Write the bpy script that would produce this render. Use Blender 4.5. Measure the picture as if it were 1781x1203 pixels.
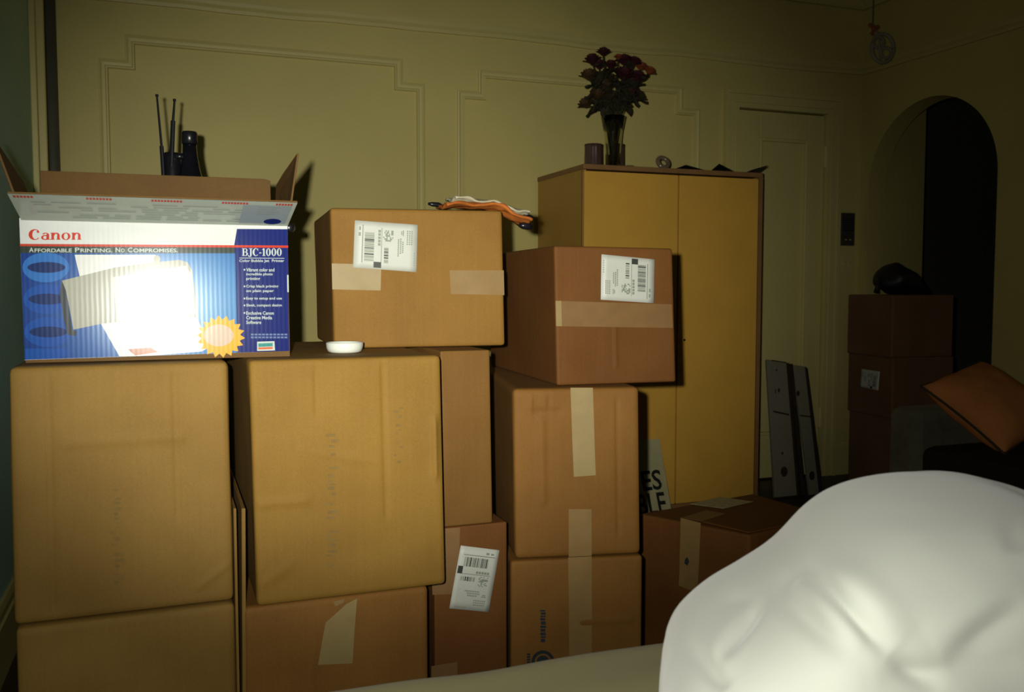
import bpy, bmesh, math, random
from mathutils import Vector, Matrix, noise

for o in list(bpy.data.objects):
    bpy.data.objects.remove(o, do_unlink=True)
scene = bpy.context.scene
COL = scene.collection

# ------------------------------------------------------------------ camera
FPX, CX, CY = 1600.0, 890.5, 601.5          # focal length and centre of a 1781 x 1203 frame
YAW = math.radians(20.5)                    # the camera looks to the right of the back wall's normal
PITCH = math.atan(101.5 / FPX)              # slightly down
EYE = Vector((0.0, 0.0, 1.07))
FWD = Vector((math.sin(YAW) * math.cos(PITCH), math.cos(YAW) * math.cos(PITCH), -math.sin(PITCH)))
RGT = Vector((math.cos(YAW), -math.sin(YAW), 0.0))
UPV = RGT.cross(FWD)
cam_data = bpy.data.cameras.new('camera')
cam = bpy.data.objects.new('camera', cam_data)
COL.objects.link(cam)
cam.matrix_world = Matrix((
    (RGT.x, UPV.x, -FWD.x, EYE.x), (RGT.y, UPV.y, -FWD.y, EYE.y),
    (RGT.z, UPV.z, -FWD.z, EYE.z), (0, 0, 0, 1)))
cam_data.sensor_width = 36.0
cam_data.lens = 36.0 * FPX / 1781.0
cam_data.clip_start = 0.02
cam_data.dof.use_dof = True
cam_data.dof.focus_distance = 2.3
cam_data.dof.aperture_fstop = 8.0
scene.camera = cam

# ------------------------------------------------------------------ world, lights, exposure
world = bpy.data.worlds.new('dim_room_world')
scene.world = world
world.use_nodes = True
world.node_tree.nodes['Background'].inputs[0].default_value = (0.5, 0.6, 0.55, 1)
world.node_tree.nodes['Background'].inputs[1].default_value = 0.002

def ray(px, py):
    return FWD + RGT * ((px - CX) / FPX) + UPV * ((CY - py) / FPX)

# the camera's built-in flash, up and left of the lens: a hot core and a weak wide spill, wider than high
for nm, watt, cone, tall, aim in (('camera_flash', 228.0, 61, 0.76, (740, 500)), ('camera_flash_spill', 50.0, 112, 0.95, (900, 860))):
    fl = bpy.data.lights.new(nm, 'SPOT')
    fl.energy = watt
    fl.color = (1.0, 0.985, 0.90)
    fl.spot_size = math.radians(cone)
    fl.spot_blend = 1.0
    fl.shadow_soft_size = 0.012
    flash = bpy.data.objects.new(nm, fl)
    COL.objects.link(flash)
    flash.location = EYE - RGT * 0.056 + UPV * 0.03
    flash.rotation_euler = ray(*aim).to_track_quat('-Z', 'Y').to_euler()
    flash.scale = (1.0, tall, 1.0)

lp = bpy.data.lights.new('cool_fill', 'POINT')           # added cool fill without a fixture, makes dark areas less warm
lp.energy = 1.3
lp.color = (0.78, 0.92, 1.0)
lp.shadow_soft_size = 0.12
fill_light = bpy.data.objects.new('cool_fill', lp)
COL.objects.link(fill_light)
fill_light.location = (1.9, -1.1, 2.2)

scene.view_settings.view_transform = 'Standard'
scene.view_settings.look = 'None'
scene.view_settings.exposure = 0.0
scene.view_settings.gamma = 1.0
scene.view_settings.use_curve_mapping = False

# ------------------------------------------------------------------ helpers
def at_d(px, py, d):
    return EYE + ray(px, py) * d
def at_Y(px, py, Y):
    r = ray(px, py); return EYE + r * ((Y - EYE.y) / r.y)
def at_X(px, py, X):
    r = ray(px, py); return EYE + r * ((X - EYE.x) / r.x)
def at_z(px, py, z):
    r = ray(px, py); return EYE + r * ((z - EYE.z) / r.z)
def to_px(p):
    v = Vector(p) - EYE
    d = v.dot(FWD)
    return CX + FPX * v.dot(RGT) / d, CY - FPX * v.dot(UPV) / d

class Plane:
    """vertical plane through a point, running along direction a (radians from +X)"""
    def __init__(self, p0, a):
        self.p0 = Vector(p0); self.dir = Vector((math.cos(a), math.sin(a), 0))
        self.n = Vector((math.sin(a), -math.cos(a), 0))        # towards the camera side
    def hit(self, px, py, off=0.0):
        r = ray(px, py)
        t = (self.p0 - EYE).dot(self.n) / r.dot(self.n)
        return EYE + r * t + self.n * off

def lin(c):
    c /= 255.0
    return c / 12.92 if c <= 0.04045 else ((c + 0.055) / 1.055) ** 2.4
def srgb(r, g, b):
    return (lin(r), lin(g), lin(b))

MATS = {}
ALB = 0.67                       # all reflectances lowered to weaken bounce and deepen shade; flash raised to suit
def new_mat(name):
    m = bpy.data.materials.new(name); m.use_nodes = True
    nt = m.node_tree; b = nt.nodes['Principled BSDF']
    return m, nt, b
def link(nt, a, b): nt.links.new(a, b)

def mat(name, col, rough=0.7, spec=0.3, var=0.12, scale=8.0, bump=0.0, bscale=60.0, metal=0.0, sheen=0.0):
    if name in MATS: return MATS[name]
    col = tuple(c * ALB for c in col)
    m, nt, b = new_mat(name)
    tc = nt.nodes.new('ShaderNodeTexCoord')
    nz = nt.nodes.new('ShaderNodeTexNoise'); nz.inputs['Scale'].default_value = scale
    nz.inputs['Detail'].default_value = 4
    link(nt, tc.outputs['Object'], nz.inputs['Vector'])
    rp = nt.nodes.new('ShaderNodeValToRGB')
    rp.color_ramp.elements[0].position = 0.3; rp.color_ramp.elements[1].position = 0.7
    rp.color_ramp.elements[0].color = (*[c * (1 - var) for c in col], 1)
    rp.color_ramp.elements[1].color = (*[min(1, c * (1 + var)) for c in col], 1)
    link(nt, nz.outputs['Fac'], rp.inputs['Fac'])
    link(nt, rp.outputs['Color'], b.inputs['Base Color'])
    b.inputs['Roughness'].default_value = rough
    b.inputs['Specular IOR Level'].default_value = spec
    b.inputs['Metallic'].default_value = metal
    if sheen: b.inputs['Sheen Weight'].default_value = sheen
    if bump:
        n2 = nt.nodes.new('ShaderNodeTexNoise'); n2.inputs['Scale'].default_value = bscale
        n2.inputs['Detail'].default_value = 5
        link(nt, tc.outputs['Object'], n2.inputs['Vector'])
        bp = nt.nodes.new('ShaderNodeBump'); bp.inputs['Strength'].default_value = bump
        bp.inputs['Distance'].default_value = 0.01
        link(nt, n2.outputs['Fac'], bp.inputs['Height'])
        link(nt, bp.outputs['Normal'], b.inputs['Normal'])
    MATS[name] = m
    return m

def cardboard(name, col):
    """kraft board: mottled brown, fine vertical flute relief, some scuffs"""
    if name in MATS: return MATS[name]
    col = (col[0] * ALB, col[1] * ALB, col[2] * ALB * .74)
    m, nt, b = new_mat(name)
    tc = nt.nodes.new('ShaderNodeTexCoord')
    n1 = nt.nodes.new('ShaderNodeTexNoise'); n1.inputs['Scale'].default_value = 5; n1.inputs['Detail'].default_value = 6
    n2 = nt.nodes.new('ShaderNodeTexNoise'); n2.inputs['Scale'].default_value = 320; n2.inputs['Detail'].default_value = 2
    mp = nt.nodes.new('ShaderNodeMapping'); mp.inputs['Scale'].default_value = (60, 60, 1.2)
    n3 = nt.nodes.new('ShaderNodeTexNoise'); n3.inputs['Scale'].default_value = 1.6; n3.inputs['Detail'].default_value = 2
    link(nt, tc.outputs['Object'], n1.inputs['Vector']); link(nt, tc.outputs['Object'], n2.inputs['Vector'])
    link(nt, tc.outputs['Object'], mp.inputs['Vector']); link(nt, mp.outputs['Vector'], n3.inputs['Vector'])
    a1 = nt.nodes.new('ShaderNodeMath'); a1.operation = 'MULTIPLY_ADD'
    a1.inputs[1].default_value = 0.55; link(nt, n1.outputs['Fac'], a1.inputs[0])
    a2 = nt.nodes.new('ShaderNodeMath'); a2.operation = 'MULTIPLY_ADD'; a2.inputs[1].default_value = 0.25
    link(nt, n2.outputs['Fac'], a2.inputs[0]); link(nt, a2.outputs[0], a1.inputs[2])
    a3 = nt.nodes.new('ShaderNodeMath'); a3.operation = 'MULTIPLY'; a3.inputs[1].default_value = 0.09
    link(nt, n3.outputs['Fac'], a3.inputs[0]); link(nt, a3.outputs[0], a2.inputs[2])
    rp = nt.nodes.new('ShaderNodeValToRGB')
    rp.color_ramp.elements[0].position = 0.36; rp.color_ramp.elements[1].position = 0.64
    rp.color_ramp.elements[0].color = (col[0] * .86, col[1] * .83, col[2] * .78, 1)
    rp.color_ramp.elements[1].color = (col[0] * 1.12, col[1] * 1.14, col[2] * 1.18, 1)
    link(nt, a1.outputs[0], rp.inputs['Fac'])
    link(nt, rp.outputs['Color'], b.inputs['Base Color'])
    b.inputs['Roughness'].default_value = 0.72
    b.inputs['Specular IOR Level'].default_value = 0.25
    bp = nt.nodes.new('ShaderNodeBump'); bp.inputs['Strength'].default_value = 0.12
    bp.inputs['Distance'].default_value = 0.004
    link(nt, n3.outputs['Fac'], bp.inputs['Height']); link(nt, bp.outputs['Normal'], b.inputs['Normal'])
    MATS[name] = m
    return m

def printed(name, col, rough=0.20, ribs=True, grad=None):
    """glossy printed litho board with the corrugation showing through as ribs"""
    if name in MATS: return MATS[name]
    col = tuple(c * ALB for c in col)
    m, nt, b = new_mat(name)
    tc = nt.nodes.new('ShaderNodeTexCoord')
    if grad:                                    # printed colour gradient across the panel (UV)
        uv = nt.nodes.new('ShaderNodeUVMap'); uv.uv_map = 'UVMap'
        vm = nt.nodes.new('ShaderNodeVectorMath'); vm.operation = 'DISTANCE'
        mp = nt.nodes.new('ShaderNodeMapping'); mp.inputs['Scale'].default_value = (1.25, 0.8, 1)
        link(nt, uv.outputs['UV'], mp.inputs['Vector']); link(nt, mp.outputs['Vector'], vm.inputs[0])
        vm.inputs[1].default_value = (0.93, 0.42, 0)
        rp = nt.nodes.new('ShaderNodeValToRGB')
        while len(rp.color_ramp.elements) < len(grad): rp.color_ramp.elements.new(0.5)
        for e, (pos, c) in zip(rp.color_ramp.elements, grad):
            e.position = pos; e.color = (*[x * ALB for x in c], 1)
        link(nt, vm.outputs['Value'], rp.inputs['Fac']); link(nt, rp.outputs['Color'], b.inputs['Base Color'])
    else:
        nz = nt.nodes.new('ShaderNodeTexNoise'); nz.inputs['Scale'].default_value = 60
        link(nt, tc.outputs['Object'], nz.inputs['Vector'])
        rp = nt.nodes.new('ShaderNodeValToRGB')
        rp.color_ramp.elements[0].color = (*[c * .94 for c in col], 1)
        rp.color_ramp.elements[1].color = (*[min(1, c * 1.05) for c in col], 1)
        link(nt, nz.outputs['Fac'], rp.inputs['Fac']); link(nt, rp.outputs['Color'], b.inputs['Base Color'])
    b.inputs['Roughness'].default_value = rough
    b.inputs['Specular IOR Level'].default_value = 0.12
    if ribs:
        wv = nt.nodes.new('ShaderNodeTexWave'); wv.wave_type = 'BANDS'; wv.bands_direction = 'X'
        wv.inputs['Scale'].default_value = 36.0; wv.inputs['Distortion'].default_value = 0.6
        wv.inputs['Detail'].default_value = 1
        link(nt, tc.outputs['Object'], wv.inputs['Vector'])
        bp = nt.nodes.new('ShaderNodeBump'); bp.inputs['Strength'].default_value = 0.03
        bp.inputs['Distance'].default_value = 0.0011
        link(nt, wv.outputs['Fac'], bp.inputs['Height']); link(nt, bp.outputs['Normal'], b.inputs['Normal'])
    MATS[name] = m
    return m

def glass(name, col, rough=0.05):
    if name in MATS: return MATS[name]
    m, nt, b = new_mat(name)
    b.inputs['Base Color'].default_value = (*col, 1)
    b.inputs['Transmission Weight'].default_value = 1.0
    b.inputs['Roughness'].default_value = rough
    b.inputs['IOR'].default_value = 1.45
    MATS[name] = m
    return m

class MB:
    def __init__(self): self.v = []; self.f = []; self.uv = None
    def add(self, vs, fs):
        n = len(self.v); self.v += [Vector(p) for p in vs]; self.f += [tuple(i + n for i in q) for q in fs]
        return self
    def box(self, c, s, M=None):
        c = Vector(c); hx, hy, hz = s[0] / 2, s[1] / 2, s[2] / 2
        vs = [Vector((x, y, z)) for x in (-hx, hx) for y in (-hy, hy) for z in (-hz, hz)]
        if M is not None: vs = [M @ p for p in vs]
        return self.add([c + p for p in vs], [(0, 1, 3, 2), (4, 6, 7, 5), (0, 4, 5, 1), (2, 3, 7, 6), (0, 2, 6, 4), (1, 5, 7, 3)])
    def mm(self, lo, hi):
        lo, hi = Vector(lo), Vector(hi)
        return self.box((lo + hi) / 2, hi - lo)
    def hexa(self, c):   # 8 corners: front TL TR BR BL, back TL TR BR BL
        return self.add(c, [(0, 3, 2, 1), (4, 5, 6, 7), (0, 1, 5, 4), (3, 7, 6, 2), (0, 4, 7, 3), (1, 2, 6, 5)])
    def slab(self, poly, off):   # polygon extruded by vector
        n = len(poly); off = Vector(off)
        vs = [Vector(p) for p in poly] + [Vector(p) + off for p in poly]
        fs = [tuple(range(n)), tuple(range(2 * n - 1, n - 1, -1))] + [(i, i + n, (i + 1) % n + n, (i + 1) % n) for i in range(n)]
        return self.add(vs, fs)
    def poly(self, pts): return self.add(pts, [tuple(range(len(pts)))])
    def tube(self, pts, rad, seg=10, caps=True):
        pts = [Vector(p) for p in pts]; n = len(pts)
        rads = rad if isinstance(rad, (list, tuple)) else [rad] * n
        vs, fs = [], []
        up = None
        for i, p in enumerate(pts):
            t = (pts[min(i + 1, n - 1)] - pts[max(i - 1, 0)]).normalized()
            if up is None:
                up = t.orthogonal().normalized()
            up = (up - t * up.dot(t)).normalized()
            w = t.cross(up)
            for k in range(seg):
                a = 2 * math.pi * k / seg
                vs.append(p + (up * math.cos(a) + w * math.sin(a)) * rads[i])
        for i in range(n - 1):
            for k in range(seg):
                k2 = (k + 1) % seg
                fs.append((i * seg + k, i * seg + k2, (i + 1) * seg + k2, (i + 1) * seg + k))
        if caps:
            fs.append(tuple(range(seg - 1, -1, -1))); fs.append(tuple((n - 1) * seg + k for k in range(seg)))
        return self.add(vs, fs)
    def lathe(self, prof, c, seg=32, sx=1.0, wob=None):
        c = Vector(c); vs, fs = [], []
        for i, (r, z) in enumerate(prof):
            for k in range(seg):
                a = 2 * math.pi * k / seg
                q = r if wob is None else r * wob(i, a)
                vs.append(c + Vector((q * math.cos(a), q * math.sin(a), z)))
        for i in range(len(prof) - 1):
            for k in range(seg):
                k2 = (k + 1) % seg
                fs.append((i * seg + k, i * seg + k2, (i + 1) * seg + k2, (i + 1) * seg + k))
        if prof[0][0] > 1e-6: fs.append(tuple(range(seg - 1, -1, -1)))
        if prof[-1][0] > 1e-6: fs.append(tuple((len(prof) - 1) * seg + k for k in range(seg)))
        return self.add(vs, fs)
    def grid(self, fn, nu, nv, u0=0., u1=1., v0=0., v1=1.):
        vs = [fn(u0 + (u1 - u0) * i / nu, v0 + (v1 - v0) * j / nv) for j in range(nv + 1) for i in range(nu + 1)]
        fs = [(j * (nu + 1) + i, j * (nu + 1) + i + 1, (j + 1) * (nu + 1) + i + 1, (j + 1) * (nu + 1) + i) for j in range(nv) for i in range(nu)]
        return self.add(vs, fs)
    def build(self, name, material, parent=None, smooth=False, bevel=0.0, solid=0.0, fix=True, weld=False):
        org = parent_origin(parent)
        me = bpy.data.meshes.new(name)
        me.from_pydata([p - org for p in self.v], [], self.f)
        if fix or weld:
            bm = bmesh.new(); bm.from_mesh(me)
            if weld: bmesh.ops.remove_doubles(bm, verts=bm.verts, dist=1e-5)
            if fix: bmesh.ops.recalc_face_normals(bm, faces=bm.faces)
            bm.to_mesh(me); bm.free()
        me.materials.append(material)
        if smooth: me.polygons.foreach_set('use_smooth', [True] * len(me.polygons))
        o = bpy.data.objects.new(name, me); COL.objects.link(o)
        if parent is not None: o.parent = parent
        if solid:
            md = o.modifiers.new('thickness', 'SOLIDIFY'); md.thickness = solid; md.offset = 0
        if bevel:
            md = o.modifiers.new('bevel', 'BEVEL'); md.width = bevel; md.segments = 2; md.limit_method = 'ANGLE'
        return o

def parent_origin(p):
    v = Vector((0, 0, 0))
    while p is not None:
        v += p.location; p = p.parent
    return v
def tag(o, label, cat, group=None):
    o['label'] = label; o['category'] = cat
    if group: o['group'] = group
    return o
def thing(name, loc, label, cat, group=None):
    o = bpy.data.objects.new(name, None); o.empty_display_size = 0.05
    COL.objects.link(o); o.location = loc
    return tag(o, label, cat, group)
def struct(o):
    o['kind'] = 'structure'; return o

# lettering: built-in font converted to polygons, or simple serif glyphs made of rings and stems
def text_tris(s, bold=0.0):
    cu = bpy.data.curves.new('t', 'FONT'); cu.body = s; cu.size = 1.0; cu.resolution_u = 3; cu.offset = bold
    ob = bpy.data.objects.new('t', cu); COL.objects.link(ob)
    dg = bpy.context.evaluated_depsgraph_get()
    me = ob.evaluated_get(dg).to_mesh()
    vs = [(v.co.x, v.co.y) for v in me.vertices]; fs = [tuple(p.vertices) for p in me.polygons]
    ob.evaluated_get(dg).to_mesh_clear()
    bpy.data.objects.remove(ob, do_unlink=True); bpy.data.curves.remove(cu)
    return vs, fs
def put_text(mb, s, fn, bold=0.0):
    """fn maps 0..1 (across) , 0..1 (up) onto the surface"""
    vs, fs = text_tris(s, .018 if bold else 0)
    if not vs: return
    x0 = min(v[0] for v in vs); x1 = max(v[0] for v in vs); y0 = min(v[1] for v in vs); y1 = max(v[1] for v in vs)
    mb.add([fn((v[0] - x0) / (x1 - x0), (v[1] - y0) / (y1 - y0)) for v in vs], fs)
def ring(c, ro, ri, io=(0, 0), a0=0, a1=360, n=28):
    out = []
    for k in range(n):
        p = [math.radians(a0 + (a1 - a0) * (k + j) / n) for j in (0, 1)]
        out.append([(c[0] + ro[0] * math.cos(p[0]), c[1] + ro[1] * math.sin(p[0])),
                    (c[0] + ro[0] * math.cos(p[1]), c[1] + ro[1] * math.sin(p[1])),
                    (c[0] + io[0] + ri[0] * math.cos(p[1]), c[1] + io[1] + ri[1] * math.sin(p[1])),
                    (c[0] + io[0] + ri[0] * math.cos(p[0]), c[1] + io[1] + ri[1] * math.sin(p[0]))])
    return out
def R(x0, y0, x1, y1): return [[(x0, y0), (x1, y0), (x1, y1), (x0, y1)]]
GL = {
    'C': (0.86, [ring((.44, .5), (.44, .52), (.24, .44), (.07, 0), 48, 318), [[(.72, .90), (.80, .70), (.62, .66), (.58, .84)]]]),
    'a': (0.66, [ring((.30, .22), (.29, .24), (.13, .15)), R(.40, .0, .60, .52), ring((.34, .48), (.26, .20), (.10, .13), (0, 0), 0, 165, 12), R(.6, 0, .68, .06)]),
    'n': (0.74, [R(.06, .07, .25, .66), [[(0, .6), (.25, .56), (.25, .70), (0, .66)]], ring((.40, .42), (.27, .27), (.10, .16), (0, 0), 0, 180, 14), R(.48, .07, .67, .42), R(.0, 0, .30, .07), R(.43, 0, .73, .07)]),
    'o': (0.70, [ring((.34, .33), (.33, .36), (.15, .29))]),
    'B': (0.72, [R(.06, .07, .24, .93), R(0, .93, .38, 1), R(0, 0, .38, .07), R(.24, .48, .42, .55), ring((.38, .745), (.26, .255), (.10, .19), (0, 0), -90, 90, 12), ring((.38, .27), (.32, .27), (.14, .20), (0, 0), -90, 90, 12)]),
    'J': (0.46, [R(.20, .08, .38, .93), R(.08, .93, .5, 1), ring((.16, .08), (.22, .22), (.06, .15), (0, 0), 180, 360, 12)]),
    'c': (0.72, [ring((.38, .5), (.38, .52), (.20, .45), (.04, 0), 42, 318), R(.62, .66, .68, .98)]),
    '-': (0.36, [R(.04, .34, .32, .46)]),
    '1': (0.42, [R(.12, .07, .30, 1), R(.02, 0, .40, .07), [[(.0, .8), (.12, .8), (.12, 1)]]]),
    '0': (0.62, [ring((.30, .5), (.29, .52), (.11, .46))]),
}
def put_glyphs(mb, s, fn):
    tot = sum(GL[ch][0] for ch in s) + 0.04 * (len(s) - 1)
    x = 0.0
    for ch in s:
        w, groups = GL[ch]
        for k, polys in enumerate(groups):
            for pl in polys:
                mb.poly([fn((x + a) / tot, b, 6e-5 * k) for a, b in pl])
        x += w + 0.04

# ================================================================== SETTING
LX, RX, BY, CZ, FY = -0.46, 3.70, 4.25, 2.72, -1.6
M_wall = mat('cream_wall_paint', (0.78, 0.66, 0.225), 0.55, 0.3, 0.05, 2.5, 0.05, 90)
M_trim = mat('cream_trim_paint', (0.78, 0.68, 0.25), 0.45, 0.4, 0.04, 3)
M_left = mat('pale_green_wall', (0.58, 0.92, 0.82), 0.6, 0.3, 0.06, 2.5, 0.06, 70)  # one even blue-green tone for the left wall
M_ceil = mat('ceiling_paint', (0.70, 0.62, 0.28), 0.7, 0.2, 0.05, 2)
M_floor = mat('dark_floor_wood', (0.05, 0.032, 0.018), 0.45, 0.4, 0.35, 6, 0.05, 40)
M_black = mat('black_plastic', (0.012, 0.012, 0.016), 0.28, 0.5, 0.2)
M_dark = mat('dark_gap', (0.01, 0.01, 0.01), 0.8, 0.1)

DX0, DX1, DZ = 2.875, 3.46, 2.03      # closet door opening in the back wall
b = MB()
b.mm((LX - .1, BY, 0), (DX0, BY + .1, CZ)); b.mm((DX1, BY, 0), (RX, BY + .1, CZ)); b.mm((DX0, BY, DZ), (DX1, BY + .1, CZ))
struct(b.build('wall_back', M_wall))
b = MB().mm((LX - .1, FY, 0), (LX, BY, CZ))
struct(b.build('wall_left', M_left))
struct(MB().mm((LX - .1, FY - .1, 0), (RX + .4, FY, CZ)).build('wall_front', M_wall))
struct(MB().mm((LX - .1, FY - .1, -.08), (7.2, 5.4, 0)).build('floor', M_floor))
struct(MB().mm((LX - .1, FY - .1, CZ), (7.2, 5.4, CZ + .08)).build('ceiling', M_ceil))
# right wall, 0.4 m thick, with a round-headed arch
AY0, AY1, ASP, AR = 3.32, 4.18, 1.62, 0.43
b = MB()
TH = 0.12
b.mm((RX, FY, 0), (RX + TH, AY0, CZ)); b.mm((RX, AY1, 0), (RX + TH, BY + .1, CZ))
N = 32
ac = (AY0 + AY1) / 2
prev = None
for k in range(N + 1):
    t = math.pi * k / N
    cur = (ac - AR * math.cos(t), ASP + AR * math.sin(t))
    if prev:
        (y0, z0), (y1, z1) = prev, cur
        c = [(RX, y0, CZ), (RX, y1, CZ), (RX, y1, z1), (RX, y0, z0)]
        b.hexa([Vector(p) for p in c] + [Vector(p) + Vector((TH, 0, 0)) for p in c])
    prev = cur
struct(b.build('wall_right', M_wall))
# hall behind the arch
M_hall = mat('hall_wall_shade', (0.16, 0.15, 0.12), 0.7, 0.2, 0.05, 2)  # coloured dark to stand in for the unlit hall
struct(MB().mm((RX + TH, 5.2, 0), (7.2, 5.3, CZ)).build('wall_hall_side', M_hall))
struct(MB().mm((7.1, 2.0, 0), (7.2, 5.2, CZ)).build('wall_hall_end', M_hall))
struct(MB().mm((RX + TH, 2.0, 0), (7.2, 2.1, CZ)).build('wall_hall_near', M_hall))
struct(MB().mm((RX + TH, AY1 + .02, 0), (4.12, BY + .1, CZ)).build('wall_hall_return', M_wall))
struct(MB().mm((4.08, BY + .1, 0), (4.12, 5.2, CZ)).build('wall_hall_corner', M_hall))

# mouldings ---------------------------------------------------------
def rail_along(name, pts, axis_out, prof, n=60, wob=0.0):
    """run a list of (out, up) profile points between two wall points"""
    p0, p1 = Vector(pts[0]), Vector(pts[1]); out = Vector(axis_out)
    b = MB(); vs = []; fs = []
    m = len(prof)
    for i in range(n + 1):
        p = p0.lerp(p1, i / n)
        dz = wob * (noise.noise(p * 1.7) + 0.5 * noise.noise(p * 5.1))
        for (o_, u_) in prof:
            vs.append(p + out * o_ + Vector((0, 0, u_ + dz)))
    for i in range(n):
        for k in range(m - 1):
            fs.append((i * m + k, (i + 1) * m + k, (i + 1) * m + k + 1, i * m + k + 1))
    b.add(vs, fs)
    return struct(b.build(name, M_trim, fix=True))
PR = [(0, -.035), (.012, -.035), (.014, -.02), (.026, -.008), (.032, .006), (.032, .020), (.010, .026), (0, .026)]
rail_along('trim_1', [(LX, BY, 2.295), (RX, BY, 2.295)], (0, -1, 0), PR, 80, 0.010)
rail_along('trim_2', [(RX, BY, 2.295), (RX, FY, 2.295)], (-1, 0, 0), PR, 60, 0.010)
CO = [(0, -.10), (.02, -.10), (.03, -.085), (.035, -.06), (.06, -.035), (.09, -.02), (.10, 0)]
rail_along('trim_3', [(LX, BY, CZ), (RX, BY, CZ)], (0, -1, 0), CO, 20)
rail_along('trim_4', [(RX, BY, CZ), (RX, FY, CZ)], (-1, 0, 0), CO, 20)
def panel_moulding(name, x0, x1, sx, z_top, z_step, z_bot):
    """stepped-corner panel frame on the back wall: outer fillet and inner bead"""
    b = MB()
    def loop(i):      # inset i
        return [(x0 + i, z_bot + i), (x0 + i, z_step - i), (x0 + sx + i, z_step - i), (x0 + sx + i, z_top - i),
                (x1 - sx - i, z_top - i), (x1 - sx - i, z_step - i), (x1 - i, z_step - i), (x1 - i, z_bot + i)]
    prof = [(0, 0), (0, .010), (.008, .013), (.014, .007), (.026, .006), (.030, .012), (.036, .012), (.040, 0)]
    loops = [[(x, BY - h, z) for x, z in loop(i)] for i, h in prof]
    n = 8
    for a, c in zip(loops[:-1], loops[1:]):
        b.add(a + c, [(k, (k + 1) % n, (k + 1) % n + n, k + n) for k in range(n)])
    return struct(b.build(name, M_trim))
panel_moulding('trim_5', -0.25, 1.15, 0.105, 2.128, 2.022, 0.45)
panel_moulding('trim_6', 1.31, 2.64, 0.105, 2.110, 2.006, 0.45)
# baseboards
BB = [(0, .19), (.008, .19), (.014, .175), (.014, .155), (.020, .15), (.020, 0)]
def base(name, p0, p1, out): rail_along(name, [p0, p1], out, BB, 4)
base('baseboard_back', (LX, BY, 0), (DX0 - .09, BY, 0), (0, -1, 0))
base('baseboard_back_corner', (DX1 + .09, BY, 0), (RX, BY, 0), (0, -1, 0))
base('baseboard_right', (RX, FY, 0), (RX, AY0, 0), (-1, 0, 0))
base('baseboard_left', (LX, FY, 0), (LX, 3.80, 0), (1, 0, 0))
# door casing: outer back-band, flat, inner bead
b = MB()
cw = .088
for (o0, o1, h) in ((0, .018, .030), (.018, .030, .018), (.030, .062, .022), (.062, .074, .014), (.074, cw, .020)):
    # o measured inward from the casing's outer edge
    xa, xb = DX0 - cw, DX1 + cw; zt = DZ + cw
    b.mm((xa + o0, BY - h, 0), (xa + o1, BY - .0001, zt - o1)); b.mm((xb - o1, BY - h, 0), (xb - o0, BY - .0001, zt - o1))
    b.mm((xa + o0, BY - h, zt - o1), (xb - o0, BY - .0001, zt - o0))
struct(b.build('trim_7', M_trim))
# closet door with one tall recessed panel, hung a little open on the left
dr = bpy.data.objects.new('door_1', None); COL.objects.link(dr); dr.location = (DX0, BY, 0); struct(dr)
dr['label'] = 'cream panelled closet door in the back wall'
xa, xb, zt, yf = DX0 + .020, DX1 - .004, DZ - .006, BY + .012
st = .135
b = MB(); b.mm((xa, yf, .01), (xa + st, yf + .04, zt)); b.mm((xb - st + .03, yf, .01), (xb, yf + .04, zt))
b.mm((xa + st, yf, zt - .14), (xb - st + .03, yf + .04, zt)); b.mm((xa + st, yf, .01), (xb - st + .03, yf + .04, .25))
b.build('door_frame', M_trim, dr, bevel=.003)
MB().mm((xa + st - .01, yf + .018, .24), (xb - st + .04, yf + .03, zt - .13)).build('door_panel', M_trim, dr)
b = MB()
pa, pb_, za, zb_ = xa + st, xb - st + .03, .25, zt - .14
def bead(lo, hi): b.mm(lo, hi)
bead((pb_ - .018, yf - .004, za), (pb_, yf + .02, zb_)); bead((pa, yf - .004, za), (pa + .018, yf + .02, zb_))
bead((pa + .018, yf - .004, zb_ - .018), (pb_ - .018, yf + .02, zb_)); bead((pa + .018, yf - .004, za), (pb_ - .018, yf + .02, za + .018))
b.build('panel_bead', M_trim, dr, bevel=.004)
b = MB()
for z0 in (1.74, .28):
    b.tube([(xb + .004, yf - .008, z0), (xb + .004, yf - .008, z0 + .115)], .009, 10)
    b.mm((xb - .03, yf - .003, z0), (xb, yf, z0 + .115))
b.build('hinge', M_trim, dr)
MB().mm((DX0 - .02, BY + .30, 0), (DX1 + .02, BY + .32, DZ)).build('closet_shade_back', M_dark, dr)  # near-black colour stands in for the shade behind the door gap
# left wall: double casing bead of a window surround, ending on a small sill
b = MB()
b.mm((LX, 3.87, 1.12), (LX + .022, 3.90, CZ)); b.mm((LX, 3.90, 1.12), (LX + .012, 3.925, CZ)); b.mm((LX, 3.925, 1.12), (LX + .045, 3.955, CZ))
struct(b.build('trim_8', M_trim, bevel=.004))
MB_foot = MB().mm((LX, 3.85, 1.09), (LX + .055, 3.975, 1.12))
struct(MB_foot.build('trim_9', M_trim, bevel=.004))
b = MB(); b.tube([(LX + .034, BY - .034, 0), (LX + .034, BY - .034, CZ)], .027, 14)  # added dark rod stands in for the shaded band in the corner
struct(b.build('corner_shade_band', mat('corner_shade_dark', (.12, .115, .08), .5, .3), smooth=True))

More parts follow.
